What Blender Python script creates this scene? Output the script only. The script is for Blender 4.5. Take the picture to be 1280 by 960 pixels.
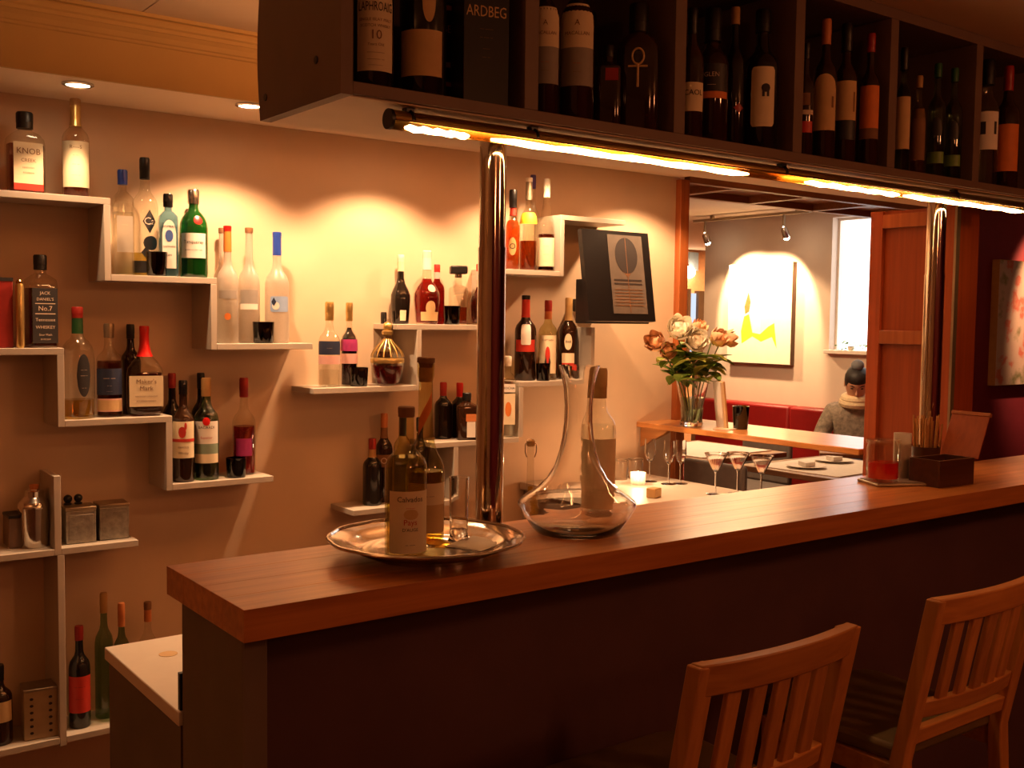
import bpy, math, random
from mathutils import Matrix, Vector
PI = math.pi
random.seed(7)
for o in list(bpy.data.objects): bpy.data.objects.remove(o)
scene = bpy.context.scene
COL = scene.collection

# ------------------------------------------------------------------ camera
cam_d = bpy.data.cameras.new('camera'); cam = bpy.data.objects.new('camera', cam_d); COL.objects.link(cam)
cam_d.sensor_width = 36.0; cam_d.lens = 37.276; cam_d.clip_start = 0.05
RT = ((0.8022, -0.5969, 0.0128), (-0.0266, -0.0572, -0.9980), (0.5965, 0.8003, -0.0617))   # right, down, forward
ri, dn, fw = [Vector(v).normalized() for v in RT]
fw = fw.normalized(); ri = (ri - fw*ri.dot(fw)).normalized(); dn = fw.cross(ri)
cam.matrix_world = Matrix(((ri.x, -dn.x, -fw.x, 0), (ri.y, -dn.y, -fw.y, 0), (ri.z, -dn.z, -fw.z, 1.52), (0, 0, 0, 1)))
scene.camera = cam

# ------------------------------------------------------------------ world and exposure
w = bpy.data.worlds.new('world'); scene.world = w; w.use_nodes = True
w.node_tree.nodes['Background'].inputs[0].default_value = (1.0, 0.55, 0.30, 1)
w.node_tree.nodes['Background'].inputs[1].default_value = 0.02
vs = scene.view_settings
vs.view_transform = 'Standard'; vs.look = 'None'; vs.gamma = 1.0; vs.exposure = 0.0; vs.use_curve_mapping = False
scene.cycles.transparent_max_bounces = 40
scene.cycles.max_bounces = 10
scene.cycles.sample_clamp_indirect = 6.0
scene.cycles.caustics_reflective = False

# ------------------------------------------------------------------ lights
def light(name, kind, loc, energy, col, aim=None, **kw):
    d = bpy.data.lights.new(name, kind); d.energy = energy; d.color = col
    for k, v in kw.items(): setattr(d, k, v)
    o = bpy.data.objects.new(name, d); COL.objects.link(o); o.location = loc
    if aim is not None:
        o.rotation_euler = (Vector(aim) - Vector(loc)).to_track_quat('-Z', 'Y').to_euler()
    return o
WARM = (1.0, 0.57, 0.29); AMBER = (1.0, 0.40, 0.14); RED = (1.0, 0.32, 0.11); SOFT = (1.0, 0.63, 0.33)
# ceiling lamps of the guest side, behind the camera and to the right
light('guest_ceiling_lamp', 'POINT', (0.6, -1.6, 2.10), 15.0, RED, shadow_soft_size=.12)
light('guest_ceiling_lamp', 'POINT', (2.6, -0.7, 2.10), 30.0, RED, shadow_soft_size=.10)
light('aisle_fill', 'AREA', (-0.9, 1.4, 1.86), 9.0, AMBER, aim=(-0.9, 1.4, 3), shape='DISK', size=0.3)  # added out-of-view fill that brightens the ceiling and the ambient light
light('cove_fill', 'AREA', (2.05, 1.965, 2.115), 24.0, AMBER, aim=(2.05, 2.25, 3.0), shape='RECTANGLE', size=1.9, size_y=.04)  # added fill hidden behind the cabinet to brighten ceiling and fascia
# dining room beyond the opening
light('dining_fill', 'AREA', (5.0, 4.6, 2.33), 46.0, SOFT, aim=(5.0, 4.6, 0), shape='DISK', size=0.9)  # added area fill that brightens the dining room
light('far_room_fill', 'AREA', (9.0, 7.6, 2.33), 170.0, SOFT, aim=(9.0, 7.6, 0), shape='DISK', size=0.8)  # added area fill for the room past the painting wall

# ------------------------------------------------------------------ materials
def lin(c):
    if isinstance(c, str):
        c = [int(c[i:i+2], 16)/255 for i in (0, 2, 4)]
        return tuple(v/12.92 if v <= .04045 else ((v+.055)/1.055)**2.4 for v in c)
    return tuple(c)
M = {}
def mat(name, col, rough=.5, metal=0., var=.08, scale=30., bump=0., coat=0., emit=None, es=0., spec=.5, stretch=None):
    m = bpy.data.materials.new(name); m.use_nodes = True; M[name] = m
    nt = m.node_tree; b = nt.nodes['Principled BSDF']
    c = lin(col)
    b.inputs['Roughness'].default_value = rough; b.inputs['Metallic'].default_value = metal
    b.inputs['Specular IOR Level'].default_value = spec
    b.inputs['Coat Weight'].default_value = coat
    if emit is not None:
        b.inputs['Emission Color'].default_value = (*lin(emit), 1); b.inputs['Emission Strength'].default_value = es
    tc = nt.nodes.new('ShaderNodeTexCoord'); mp = nt.nodes.new('ShaderNodeMapping')
    nt.links.new(tc.outputs['Object'], mp.inputs[0])
    if stretch: mp.inputs['Scale'].default_value = stretch
    n = nt.nodes.new('ShaderNodeTexNoise'); n.inputs['Scale'].default_value = scale; n.inputs['Detail'].default_value = 4
    nt.links.new(mp.outputs[0], n.inputs['Vector'])
    r = nt.nodes.new('ShaderNodeValToRGB')
    r.color_ramp.elements[0].position = .3; r.color_ramp.elements[1].position = .7
    r.color_ramp.elements[0].color = (*[max(0, v*(1-var)) for v in c], 1)
    r.color_ramp.elements[1].color = (*[min(1, v*(1+var)) for v in c], 1)
    nt.links.new(n.outputs['Fac'], r.inputs[0]); nt.links.new(r.outputs[0], b.inputs['Base Color'])
    if bump:
        bp = nt.nodes.new('ShaderNodeBump'); bp.inputs['Strength'].default_value = bump; bp.inputs['Distance'].default_value = .002
        nt.links.new(n.outputs['Fac'], bp.inputs['Height']); nt.links.new(bp.outputs[0], b.inputs['Normal'])
    return m
def wood(name, c1, c2, rough=.35, axis=0, scale=3.0, coat=0.):
    """grain running along the given object axis"""
    m = bpy.data.materials.new(name); m.use_nodes = True; M[name] = m
    nt = m.node_tree; b = nt.nodes['Principled BSDF']; b.inputs['Roughness'].default_value = rough; b.inputs['Coat Weight'].default_value = coat
    b.inputs['Coat Roughness'].default_value = .2
    tc = nt.nodes.new('ShaderNodeTexCoord'); mp = nt.nodes.new('ShaderNodeMapping')
    s = [22., 22., 22.]; s[axis] = 1.1; mp.inputs['Scale'].default_value = s
    nt.links.new(tc.outputs['Object'], mp.inputs[0])
    n = nt.nodes.new('ShaderNodeTexNoise'); n.inputs['Scale'].default_value = scale; n.inputs['Detail'].default_value = 6; n.inputs['Distortion'].default_value = .4
    nt.links.new(mp.outputs[0], n.inputs['Vector'])
    oi = nt.nodes.new('ShaderNodeObjectInfo')
    r = nt.nodes.new('ShaderNodeValToRGB'); r.color_ramp.elements[0].position = .32; r.color_ramp.elements[1].position = .68
    r.color_ramp.elements[0].color = (*lin(c1), 1); r.color_ramp.elements[1].color = (*lin(c2), 1)
    nt.links.new(n.outputs['Fac'], r.inputs[0])
    hs = nt.nodes.new('ShaderNodeHueSaturation')
    mr = nt.nodes.new('ShaderNodeMapRange'); mr.inputs['To Min'].default_value = .86; mr.inputs['To Max'].default_value = 1.14
    nt.links.new(oi.outputs['Random'], mr.inputs[0]); nt.links.new(mr.outputs[0], hs.inputs['Value'])
    nt.links.new(r.outputs[0], hs.inputs['Color']); nt.links.new(hs.outputs[0], b.inputs['Base Color'])
    bp = nt.nodes.new('ShaderNodeBump'); bp.inputs['Strength'].default_value = .12; bp.inputs['Distance'].default_value = .001
    nt.links.new(n.outputs['Fac'], bp.inputs['Height']); nt.links.new(bp.outputs[0], b.inputs['Normal'])
    return m
def thin(name, tint, ior=1.45, rough=.03, body=0., bodycol=None):
    """thin clear wall: tinted see-through plus a Fresnel sheen, optionally some diffuse body (frosting, syrup)"""
    m = bpy.data.materials.new(name); m.use_nodes = True; M[name] = m
    nt = m.node_tree; nt.nodes.remove(nt.nodes['Principled BSDF']); out = nt.nodes['Material Output']
    t = nt.nodes.new('ShaderNodeBsdfTransparent'); t.inputs[0].default_value = (*lin(tint), 1)
    g = nt.nodes.new('ShaderNodeBsdfGlossy'); g.inputs['Roughness'].default_value = rough
    lw = nt.nodes.new('ShaderNodeLayerWeight'); lw.inputs['Blend'].default_value = .5
    pw = nt.nodes.new('ShaderNodeMath'); pw.operation = 'POWER'; pw.inputs[1].default_value = 4.0; nt.links.new(lw.outputs['Facing'], pw.inputs[0])
    f0 = 2*((ior-1)/(ior+1))**2
    fr = nt.nodes.new('ShaderNodeMath'); fr.operation = 'MULTIPLY_ADD'; fr.inputs[1].default_value = .75; fr.inputs[2].default_value = f0; nt.links.new(pw.outputs[0], fr.inputs[0])
    src = t
    if body:
        d = nt.nodes.new('ShaderNodeBsdfDiffuse'); d.inputs[0].default_value = (*lin(bodycol), 1)
        tr = nt.nodes.new('ShaderNodeBsdfTranslucent'); tr.inputs[0].default_value = (*lin(bodycol), 1)
        ad = nt.nodes.new('ShaderNodeMixShader'); ad.inputs[0].default_value = .5
        nt.links.new(d.outputs[0], ad.inputs[1]); nt.links.new(tr.outputs[0], ad.inputs[2])
        mx = nt.nodes.new('ShaderNodeMixShader'); mx.inputs[0].default_value = body
        nz = nt.nodes.new('ShaderNodeTexNoise'); nz.inputs['Scale'].default_value = 60
        mm = nt.nodes.new('ShaderNodeMath'); mm.operation = 'MULTIPLY_ADD'; mm.inputs[1].default_value = .12; mm.inputs[2].default_value = body - .06
        nt.links.new(nz.outputs['Fac'], mm.inputs[0]); nt.links.new(mm.outputs[0], mx.inputs[0])
        nt.links.new(t.outputs[0], mx.inputs[1]); nt.links.new(ad.outputs[0], mx.inputs[2]); src = mx
    mix = nt.nodes.new('ShaderNodeMixShader')
    nt.links.new(fr.outputs[0], mix.inputs[0]); nt.links.new(src.outputs[0], mix.inputs[1]); nt.links.new(g.outputs[0], mix.inputs[2])
    nt.links.new(mix.outputs[0], out.inputs['Surface'])
    return m
def glow(name, col, s):
    m = bpy.data.materials.new(name); m.use_nodes = True; M[name] = m
    nt = m.node_tree; nt.nodes.remove(nt.nodes['Principled BSDF']); out = nt.nodes['Material Output']
    e = nt.nodes.new('ShaderNodeEmission'); e.inputs[0].default_value = (*lin(col), 1); e.inputs[1].default_value = s
    nt.links.new(e.outputs[0], out.inputs['Surface']); return m

mat('plaster', (.68, .50, .34), .75, var=.03, scale=8, bump=.05)
mat('ceiling_paint', (.72, .60, .46), .8, var=.02, scale=6)
mat('soffit_paint', (.86, .70, .54), .8, var=.02, scale=6)
mat('fascia_paint', (.56, .38, .14), .7, var=.03, scale=8)
mat('shelf_paint', (.50, .44, .37), .45, var=.03, scale=20)
mat('dining_plaster', (.66, .53, .42), .8, var=.03, scale=6)
mat('crimson_paint', (.20, .022, .045), .6, var=.06, scale=10)
mat('seam_dark', (.12, .07, .04), .9)
mat('floor_dark', (.10, .045, .025), .5, var=.25, scale=4)
mat('bar_front', (.105, .052, .060), .5, var=.12, scale=5)
mat('bar_end', (.16, .12, .09), .6, var=.08, scale=9)
mat('white_laminate', (.80, .72, .62), .3, var=.02)
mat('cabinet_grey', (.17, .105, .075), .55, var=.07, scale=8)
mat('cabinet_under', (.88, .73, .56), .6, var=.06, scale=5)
mat('black', (.006, .005, .005), .4); mat('black_gloss', (.008, .007, .007), .12)
mat('black_board', (.010, .008, .008), .35)
mat('dark_glass', (.012, .008, .006), .07, spec=.6); mat('brown_glass', (.028, .010, .004), .07, spec=.6)
mat('chrome', (.75, .70, .62), .08, 1.0, var=.02); mat('silver', (.78, .74, .68), .16, 1.0, var=.04, scale=60, bump=.1)
mat('steel', (.55, .52, .48), .22, 1.0, var=.05); mat('brass', (.62, .40, .14), .25, 1.0, var=.05)
mat('gold_foil', (.65, .45, .16), .3, .8, var=.08); mat('dull_metal', (.36, .29, .20), .42, .85, var=.06)
mat('tin', (.33, .31, .27), .45, .6, var=.22, scale=70, bump=.4)
mat('paper_cream', (.80, .68, .46), .7, var=.03); mat('paper_white', (.82, .76, .68), .7, var=.03)
mat('paper_tan', (.62, .42, .20), .7, var=.05); mat('paper_grey', (.30, .27, .24), .6, var=.05); mat('sheet_grey', (.16, .13, .105), .6, var=.08); mat('paper_dark', (.02, .018, .02), .5)
mat('paper_navy', (.02, .03, .07), .5); mat('paper_red', (.55, .035, .02), .5); mat('paper_pink', (.75, .42, .38), .6)
mat('paper_orange', (.72, .20, .03), .6); mat('paper_blue', (.05, .10, .32), .5); mat('paper_skyblue', (.30, .42, .66), .5); mat('paper_green', (.22, .30, .22), .6)
mat('paper_magenta', (.38, .03, .16), .5); mat('ink', (.03, .02, .018), .7); mat('ink_brown', (.22, .10, .04), .7); mat('ink_pale', (.70, .55, .42), .7); mat('ink_gold', (.62, .40, .16), .5)
mat('wax_red', (.60, .012, .010), .3); mat('cap_red', (.35, .02, .015), .4); mat('cap_blue', (.02, .06, .38), .35); mat('cap_purple', (.08, .04, .20), .4); mat('cap_white', (.80, .72, .58), .5)
mat('cap_tan', (.45, .26, .09), .5); mat('cork', (.52, .31, .13), .8, var=.2, scale=90); mat('cap_orange', (.60, .20, .06), .5); mat('cap_green', (.02, .10, .03), .4)
mat('red_leather', (.24, .006, .006), .42, var=.06, scale=12); mat('seat_leather', (.15, .095, .035), .5, var=.15, scale=14)
mat('cloth_white', (.80, .72, .64), .85, var=.04); mat('chair_grey', (.20, .16, .14), .7)
mat('leaf', (.15, .28, .035), .5, var=.3, scale=20); mat('leaf_pale', (.42, .50, .09), .5, var=.25, scale=20); mat('stem', (.10, .16, .03), .6)
mat('petal_white', (.95, .90, .76), .6, var=.06); mat('petal_peach', (.86, .54, .32), .6, var=.15, scale=30)
mat('skin', (.66, .33, .20), .55, var=.05); mat('knit', (.30, .24, .18), .9, var=.35, scale=45, bump=.4); mat('scarf', (.80, .62, .38), .9, var=.1, scale=60, bump=.4)
mat('hair', (.018, .012, .010), .6, var=.3, scale=80); mat('headband', (.16, .16, .17), .8); mat('denim', (.03, .035, .06), .8)
mat('canvas', (.88, .80, .62), .7, var=.03); mat('paint_yellow', (.80, .62, .03), .6, var=.2, scale=25); mat('paint_brown', (.34, .13, .03), .6, var=.3); mat('paint_lilac', (.72, .62, .72), .6)
mat('frame_dark', (.09, .045, .02), .5); mat('stick_wood', (.52, .28, .10), .7, var=.2); mat('red_drink', (.55, .02, .01), .35); mat('candle_wax', (.85, .75, .60), .5)
mat('tin_paint', (.42, .30, .17), .5, .3, var=.08); mat('blue_wall', (.35, .42, .50), .7); mat('orange_wall', (.75, .36, .16), .8)
wood('bar_wood', (.40, .135, .035), (.58, .22, .060), .30, 0, coat=.15)
wood('trim_wood', (.30, .08, .020), (.40, .12, .030), .45, 2)
wood('beam_wood', (.30, .12, .045), (.40, .17, .07), .45, 0)
wood('ledge_wood', (.50, .20, .055), (.62, .27, .08), .3, 1, coat=.3)
wood('panel_wood', (.26, .048, .009), (.35, .070, .014), .45, 2)
wood('chair_wood', (.42, .16, .040), (.56, .24, .065), .4, 2)
wood('chair_wood_rail', (.42, .16, .040), (.56, .24, .065), .4, 0)
wood('table_wood', (.20, .08, .03), (.28, .12, .05), .4, 1)
wood('box_wood', (.055, .018, .008), (.085, .028, .012), .4, 0)
thin('clear_glass', (.95, .94, .90))
def real_glass(name):
    m = bpy.data.materials.new(name); m.use_nodes = True; M[name] = m
    b = m.node_tree.nodes['Principled BSDF']; b.inputs['Transmission Weight'].default_value = 1; b.inputs['Roughness'].default_value = .015; b.inputs['IOR'].default_value = 1.46; b.inputs['Base Color'].default_value = (.98, .97, .95, 1)
real_glass('crystal')
thin('green_glass', (.06, .38, .10), body=.25, bodycol=(.02, .22, .03)); thin('blue_glass', (.42, .66, .78), body=.15, bodycol=(.25, .5, .62)); thin('olive_glass', (.86, .82, .58)); thin('dim_green_glass', (.45, .58, .40))
thin('smoke_glass', (.10, .085, .075)); thin('frosted', (.80, .76, .70), 1.3, .3, body=.5, bodycol=(.85, .80, .74))
thin('amber', (.55, .19, .035), 1.2, body=.12, bodycol=(.45, .12, .02)); thin('deep_amber', (.32, .07, .015), 1.2, body=.15, bodycol=(.2, .03, .006)); thin('pale_gold', (.85, .66, .26), 1.2); thin('orange_liquor', (.85, .30, .04), 1.2, body=.3, bodycol=(.7, .2, .03))
thin('red_liquor', (.50, .05, .02), 1.2, body=.2, bodycol=(.4, .02, .01)); thin('water', (.93, .93, .90), 1.2); thin('olive_liquor', (.84, .74, .34), 1.2, body=.12, bodycol=(.5, .40, .10)); thin('pink_liquor', (.55, .10, .06), 1.2, body=.25, bodycol=(.35, .05, .03)); thin('dark_liquor', (.10, .02, .03), 1.2, body=.3, bodycol=(.05, .01, .02))
thin('oil', (.85, .62, .12), 1.2, body=.15, bodycol=(.6, .4, .05)); thin('glass_red_fill', (.85, .12, .05), 1.2, body=.6, bodycol=(.85, .05, .02))
glow('lamp_glow', (1.0, .78, .48), 26.0); glow('tube_glow', (1.0, .50, .18), 50.0); glow('spot_glow', (1.0, .85, .6), 40.0); glow('window_glow', (1.0, .93, .88), 3.0); glow('dusk_glow', (.75, .85, 1.0), 1.0); glow('flame', (1.0, .72, .36), 40.0)

# ------------------------------------------------------------------ mesh helpers
class MB:
    def __init__(s): s.v = []; s.f = []
    def add(s, vs, fs):
        n = len(s.v); s.v += [tuple(v) for v in vs]; s.f += [tuple(i+n for i in f) for f in fs]; return s
    def box(s, x0, x1, y0, y1, z0, z1, rot=None, c=None):
        vs = [Vector((x, y, z)) for z in (z0, z1) for y in (y0, y1) for x in (x0, x1)]
        if rot is not None:
            c = Vector(c) if c else Vector(((x0+x1)/2, (y0+y1)/2, (z0+z1)/2)); vs = [rot @ (v-c) + c for v in vs]
        return s.add(vs, [(0, 2, 3, 1), (4, 5, 7, 6), (0, 1, 5, 4), (2, 6, 7, 3), (0, 4, 6, 2), (1, 3, 7, 5)])
    def lathe(s, prof, n=24, sq=None, sx=1., sy=1., c=(0, 0, 0), close=True):
        """prof: list of (radius, z); sq: superellipse exponent"""
        vs = []; fs = []
        for r, z in prof:
            for i in range(n):
                a = 2*PI*(i+.5)/n; ca, sa = math.cos(a), math.sin(a); k = 1.
                if sq: k = (abs(ca)**sq + abs(sa)**sq)**(-1/sq)
                vs.append((c[0]+r*k*ca*sx, c[1]+r*k*sa*sy, c[2]+z))
        for j in range(len(prof)-1):
            for i in range(n):
                i2 = (i+1) % n
                fs.append((j*n+i, j*n+i2, (j+1)*n+i2, (j+1)*n+i))
        if close:
            if prof[0][0] > 1e-5: fs.append(tuple(range(n-1, -1, -1)))
            if prof[-1][0] > 1e-5: fs.append(tuple((len(prof)-1)*n+i for i in range(n)))
        return s.add(vs, fs)
    def tube(s, pts, rad, n=8, caps=True):
        pts = [Vector(p) for p in pts]; rad = rad if isinstance(rad, (list, tuple)) else [rad]*len(pts)
        vs = []; fs = []; up = Vector((0, 0, 1)); prev = None
        for k, p in enumerate(pts):
            t = (pts[min(k+1, len(pts)-1)] - pts[max(k-1, 0)]).normalized()
            if prev is None: a = t.cross(up) if abs(t.dot(up)) < .95 else t.cross(Vector((1, 0, 0)))
            else: a = prev - t*prev.dot(t)
            a.normalize(); b = t.cross(a); prev = a
            for i in range(n):
                an = 2*PI*i/n; vs.append(p + (a*math.cos(an) + b*math.sin(an))*rad[k])
        for j in range(len(pts)-1):
            for i in range(n): fs.append((j*n+i, j*n+(i+1) % n, (j+1)*n+(i+1) % n, (j+1)*n+i))
        if caps: fs += [tuple(range(n-1, -1, -1)), tuple((len(pts)-1)*n+i for i in range(n))]
        return s.add(vs, fs)
    def prism(s, poly, axis, a, b):
        """poly in the two remaining axes (in xyz order), extruded along axis from a to b"""
        n = len(poly)
        def mk(p, t):
            q = list(p); q.insert(axis, t); return tuple(q)
        vs = [mk(p, a) for p in poly] + [mk(p, b) for p in poly]
        fs = [tuple(range(n-1, -1, -1)), tuple(range(n, 2*n))] + [(i, (i+1) % n, (i+1) % n+n, i+n) for i in range(n)]
        return s.add(vs, fs)
    def ball(s, c, r, n=12, m=8, sc=(1, 1, 1)):
        prof = [(max(1e-6, r*math.sin(PI*j/m)), -r*math.cos(PI*j/m)) for j in range(m+1)]
        k = len(s.v); s.lathe(prof, n, close=False)
        for i in range(k, len(s.v)):
            v = s.v[i]; s.v[i] = (c[0]+v[0]*sc[0], c[1]+v[1]*sc[1], c[2]+v[2]*sc[2])
        return s
    def build(s, name, m, parent=None, smooth=True, bevel=0., loc=None, angle=35):
        me = bpy.data.meshes.new(name); me.from_pydata(s.v, [], s.f); me.update()
        import bmesh
        bm = bmesh.new(); bm.from_mesh(me); bmesh.ops.recalc_face_normals(bm, faces=bm.faces); bm.to_mesh(me); bm.free()
        me.materials.append(M[m])
        if smooth:
            me.polygons.foreach_set('use_smooth', [True]*len(me.polygons)); me.set_sharp_from_angle(angle=math.radians(angle))
        o = bpy.data.objects.new(name, me); COL.objects.link(o)
        if parent: o.parent = parent
        if loc: o.location = loc
        if bevel:
            b = o.modifiers.new('b', 'BEVEL'); b.width = bevel; b.segments = 2; b.limit_method = 'ANGLE'
        return o
def tag(o, label, cat, group=None, kind=None):
    o['label'] = label; o['category'] = cat
    if group: o['group'] = group
    if kind: o['kind'] = kind
    return o
def thing(name, label, cat, loc=(0, 0, 0), rz=0, group=None):
    o = bpy.data.objects.new(name, None); COL.objects.link(o); o.location = loc; o.rotation_euler = (0, 0, rz)
    o.empty_display_size = .05
    return tag(o, label, cat, group)
def struct(o): o['kind'] = 'structure'; return o
def sempty(name):
    o = bpy.data.objects.new(name, None); COL.objects.link(o); o['kind'] = 'structure'; return o
_T = {}
def text_mesh(s):
    if s not in _T:
        cu = bpy.data.curves.new('t', 'FONT'); cu.body = s; cu.align_x = 'CENTER'; cu.align_y = 'CENTER'; cu.size = 1; cu.resolution_u = 2
        ob = bpy.data.objects.new('t', cu); COL.objects.link(ob)
        dg = bpy.context.evaluated_depsgraph_get(); me = ob.evaluated_get(dg).to_mesh()
        _T[s] = ([tuple(v.co) for v in me.vertices], [tuple(p.vertices) for p in me.polygons])
        ob.evaluated_get(dg).to_mesh_clear(); bpy.data.objects.remove(ob); bpy.data.curves.remove(cu)
    return _T[s]
def lettering(s, size, zc, m, parent, R=None, yoff=0., wmax=None, a0=0., sx=1., xc=0.):
    v, f = text_mesh(s)
    if not v: return
    wd = max(p[0] for p in v)-min(p[0] for p in v)
    kx = size*sx
    if wmax and wd*kx > wmax: kx = wmax/wd
    out = []
    for x, y, _ in v:
        X = x*kx + xc; Z = zc + y*size
        if R: a = X/R + a0; out.append((R*math.sin(a), -R*math.cos(a), Z))
        else: out.append((X, yoff, Z))
    b = MB(); b.add(out, f); return b.build('lettering', m, parent, smooth=False)

# ------------------------------------------------------------------ the room
b = MB(); b.box(-2.0, 12, -3.2, 10, -.06, 0); struct(b.build('floor', 'floor_dark'))
b = MB(); b.box(-2.0, 3.25, 3.2, 3.56, 0, 2.30); struct(b.build('wall_back', 'plaster'))
b = MB(); b.box(-2.1, -2.0, -3.2, 3.56, 0, 2.5); struct(b.build('wall_left', 'plaster'))
b = MB(); b.box(-2.0, 9.0, -3.3, -3.2, 0, 2.5); struct(b.build('wall_front', 'crimson_paint'))
b = MB(); b.box(9.0, 9.1, -3.2, 3.2, 0, 2.5); struct(b.build('wall_right', 'crimson_paint'))
b = MB(); b.box(5.34, 9.0, 3.2, 3.56, 0, 2.5); struct(b.build('wall_crimson', 'crimson_paint'))
# ceiling of boards with narrow dark joints
c = struct(MB().box(-2.0, 9.0, -3.2, 3.2, 2.31, 2.36).build('ceiling', 'seam_dark'))
xs = [-2.0, -.31, .893, 2.10, 3.30, 5.2, 7.1, 9.0]
for i in range(len(xs)-1):
    MB().box(xs[i]+.002, xs[i+1]-.002, -3.2, 3.2, 2.298, 2.31).build('ceiling_panel', 'ceiling_paint', c, smooth=False)
# soffit with cornice
sf = struct(MB().box(-2.0, 3.25, 2.865, 3.2, 2.12, 2.298).build('ceiling_soffit', 'soffit_paint'))
MB().box(-2.0, 3.25, 2.853, 2.865, 2.117, 2.235).build('fascia_board', 'fascia_paint', sf, smooth=False)
pf = [(2.853, 2.222), (2.849, 2.225), (2.848, 2.231), (2.844, 2.234), (2.840, 2.246), (2.832, 2.256), (2.829, 2.257), (2.828, 2.266), (2.822, 2.270), (2.821, 2.281), (2.826, 2.283), (2.826, 2.287), (2.816, 2.289), (2.815, 2.298), (2.865, 2.298)]
MB().prism(pf, 0, -2.0, 3.25).build('cornice', 'fascia_paint', sf, smooth=False)
# opening towards the dining room: jamb, beam with coffers, ledge post
MB().box(3.232, 3.284, 3.17, 3.575, 0, 2.11).build('trim_1', 'trim_wood', bevel=.003)['kind'] = 'structure'
bm_ = sempty('trim_2')
MB().box(3.284, 5.345, 3.17, 3.205, 2.10, 2.30).build('beam_board', 'beam_wood', bm_, bevel=.002)
MB().box(3.284, 5.345, 3.54, 3.575, 2.10, 2.37).build('beam_board', 'beam_wood', bm_, bevel=.002)
MB().box(3.284, 5.345, 3.205, 3.54, 2.135, 2.30).build('soffit_board', 'beam_wood', bm_)
for x in (3.60, 4.10, 4.60, 5.10):
    MB().box(x-.02, x+.02, 3.205, 3.54, 2.10, 2.135).build('cross_rib', 'beam_wood', bm_)
MB().box(5.32, 5.36, 3.165, 3.575, 0, 2.10).build('trim_3', 'trim_wood', bevel=.003)['kind'] = 'structure'
# dining room shell
dw = sempty('wall_dining')
for a in ((6.75, 7.05, 5.03, 6.32, 0, 2.37), (6.75, 7.05, 3.56, 4.25, 0, 2.37), (6.75, 7.05, 4.25, 5.03, 0, 1.30), (6.75, 7.05, 4.25, 5.03, 2.31, 2.37)):
    MB().box(*a).build('wall_section', 'dining_plaster', dw, smooth=False)
struct(MB().box(3.25, 12.0, 3.56, 9.1, 2.37, 2.42).build('ceiling_dining', 'dining_plaster'))
struct(MB().box(3.25, 12.0, 9.0, 9.1, 0, 2.37).build('wall_far', 'orange_wall'))
struct(MB().box(12.0, 12.1, 3.56, 9.1, 0, 2.37).build('wall_far_end', 'orange_wall'))
struct(MB().box(2.6, 2.7, 3.56, 9.1, 0, 2.37).build('wall_dining_side', 'dining_plaster'))
struct(MB().box(2.6, 3.25, 3.50, 3.56, 2.30, 2.42).build('wall_dining_head', 'dining_plaster'))
w1 = sempty('window_1')
MB().box(6.86, 6.88, 4.25, 5.03, 1.30, 2.31).build('pane', 'window_glow', w1, smooth=False)
for a in ((6.82, 6.86, 4.25, 4.27, 1.315, 2.31), (6.82, 6.86, 5.012, 5.03, 1.315, 2.31), (6.82, 6.86, 4.27, 5.012, 2.29, 2.31)):
    MB().box(*a).build('frame_bar', 'white_laminate', w1, smooth=False)
MB().box(6.70, 7.0, 4.23, 5.045, 1.285, 1.315).build('sill', 'white_laminate', w1, bevel=.004)
w2 = sempty('window_2')
MB().box(9.32, 9.44, 8.97, 8.99, 1.15, 1.85).build('pane', 'dusk_glow', w2, smooth=False)
MB().box(9.28, 9.32, 8.94, 9.0, 1.1, 1.9).build('frame_bar', 'frame_dark', w2, smooth=False)
MB().box(9.44, 9.62, 8.93, 9.0, 0, 1.88).build('frame_bar', 'frame_dark', w2, smooth=False)
MB().box(9.30, 9.46, 8.965, 9.0, 2.12, 2.34).build('transom_pane', 'blue_wall', w2, smooth=False)

# ------------------------------------------------------------------ bar
bar = thing('bar_counter', 'long varnished wooden bar counter with dark front panel', 'bar counter')
ys = [1.418, 1.50, 1.582, 1.664, 1.746]
for i in range(4):
    MB().box(.586, 3.75, ys[i]+.00008, ys[i+1]-.00008, 1.052, 1.10).build('top_board', 'bar_wood', bar, bevel=.0006)
MB().box(.605, .645, 1.47, 1.73, 0, 1.052).build('end_panel', 'bar_end', bar, bevel=.003)
MB().box(.645, 3.72, 1.63, 1.66, 0, 1.052).build('front_panel', 'bar_front', bar)
MB().box(3.68, 3.72, 1.47, 1.73, 0, 1.052).build('end_panel', 'bar_end', bar, bevel=.003)
MB().box(.645, 3.68, 1.60, 1.63, .02, .10).build('kick_board', 'black', bar)
# work counter behind the bar
wc = thing('work_counter', 'low white topped work counter tucked behind the bar end', 'counter')
MB().box(.600, 2.35, 1.735, 2.165, .825, .85).build('worktop', 'white_laminate', wc, bevel=.002)
MB().box(.606, .640, 1.74, 2.155, 0, .825).build('side_panel', 'bar_end', wc)
MB().box(.640, 2.35, 2.13, 2.155, 0, .825).build('back_panel', 'cabinet_grey', wc)
MB().box(.604, .622, 1.7365, 1.7465, .851, .915).build('hinge_plate', 'black', wc)
MB().lathe([(.018, 0), (.018, .0008)], 16, c=(.69, 2.05, .85)).build('ring_stain', 'paper_tan', wc)
# corner counter under the ledge
cc = thing('corner_counter', 'pale glassware counter in the corner below the wooden ledge', 'counter')
MB().box(2.42, 2.985, 2.20, 3.19, .872, .90).build('worktop', 'shelf_paint', cc, bevel=.002)
MB().box(2.44, 2.96, 2.22, 3.19, 0, .872).build('base_cabinet', 'cabinet_grey', cc)
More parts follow.
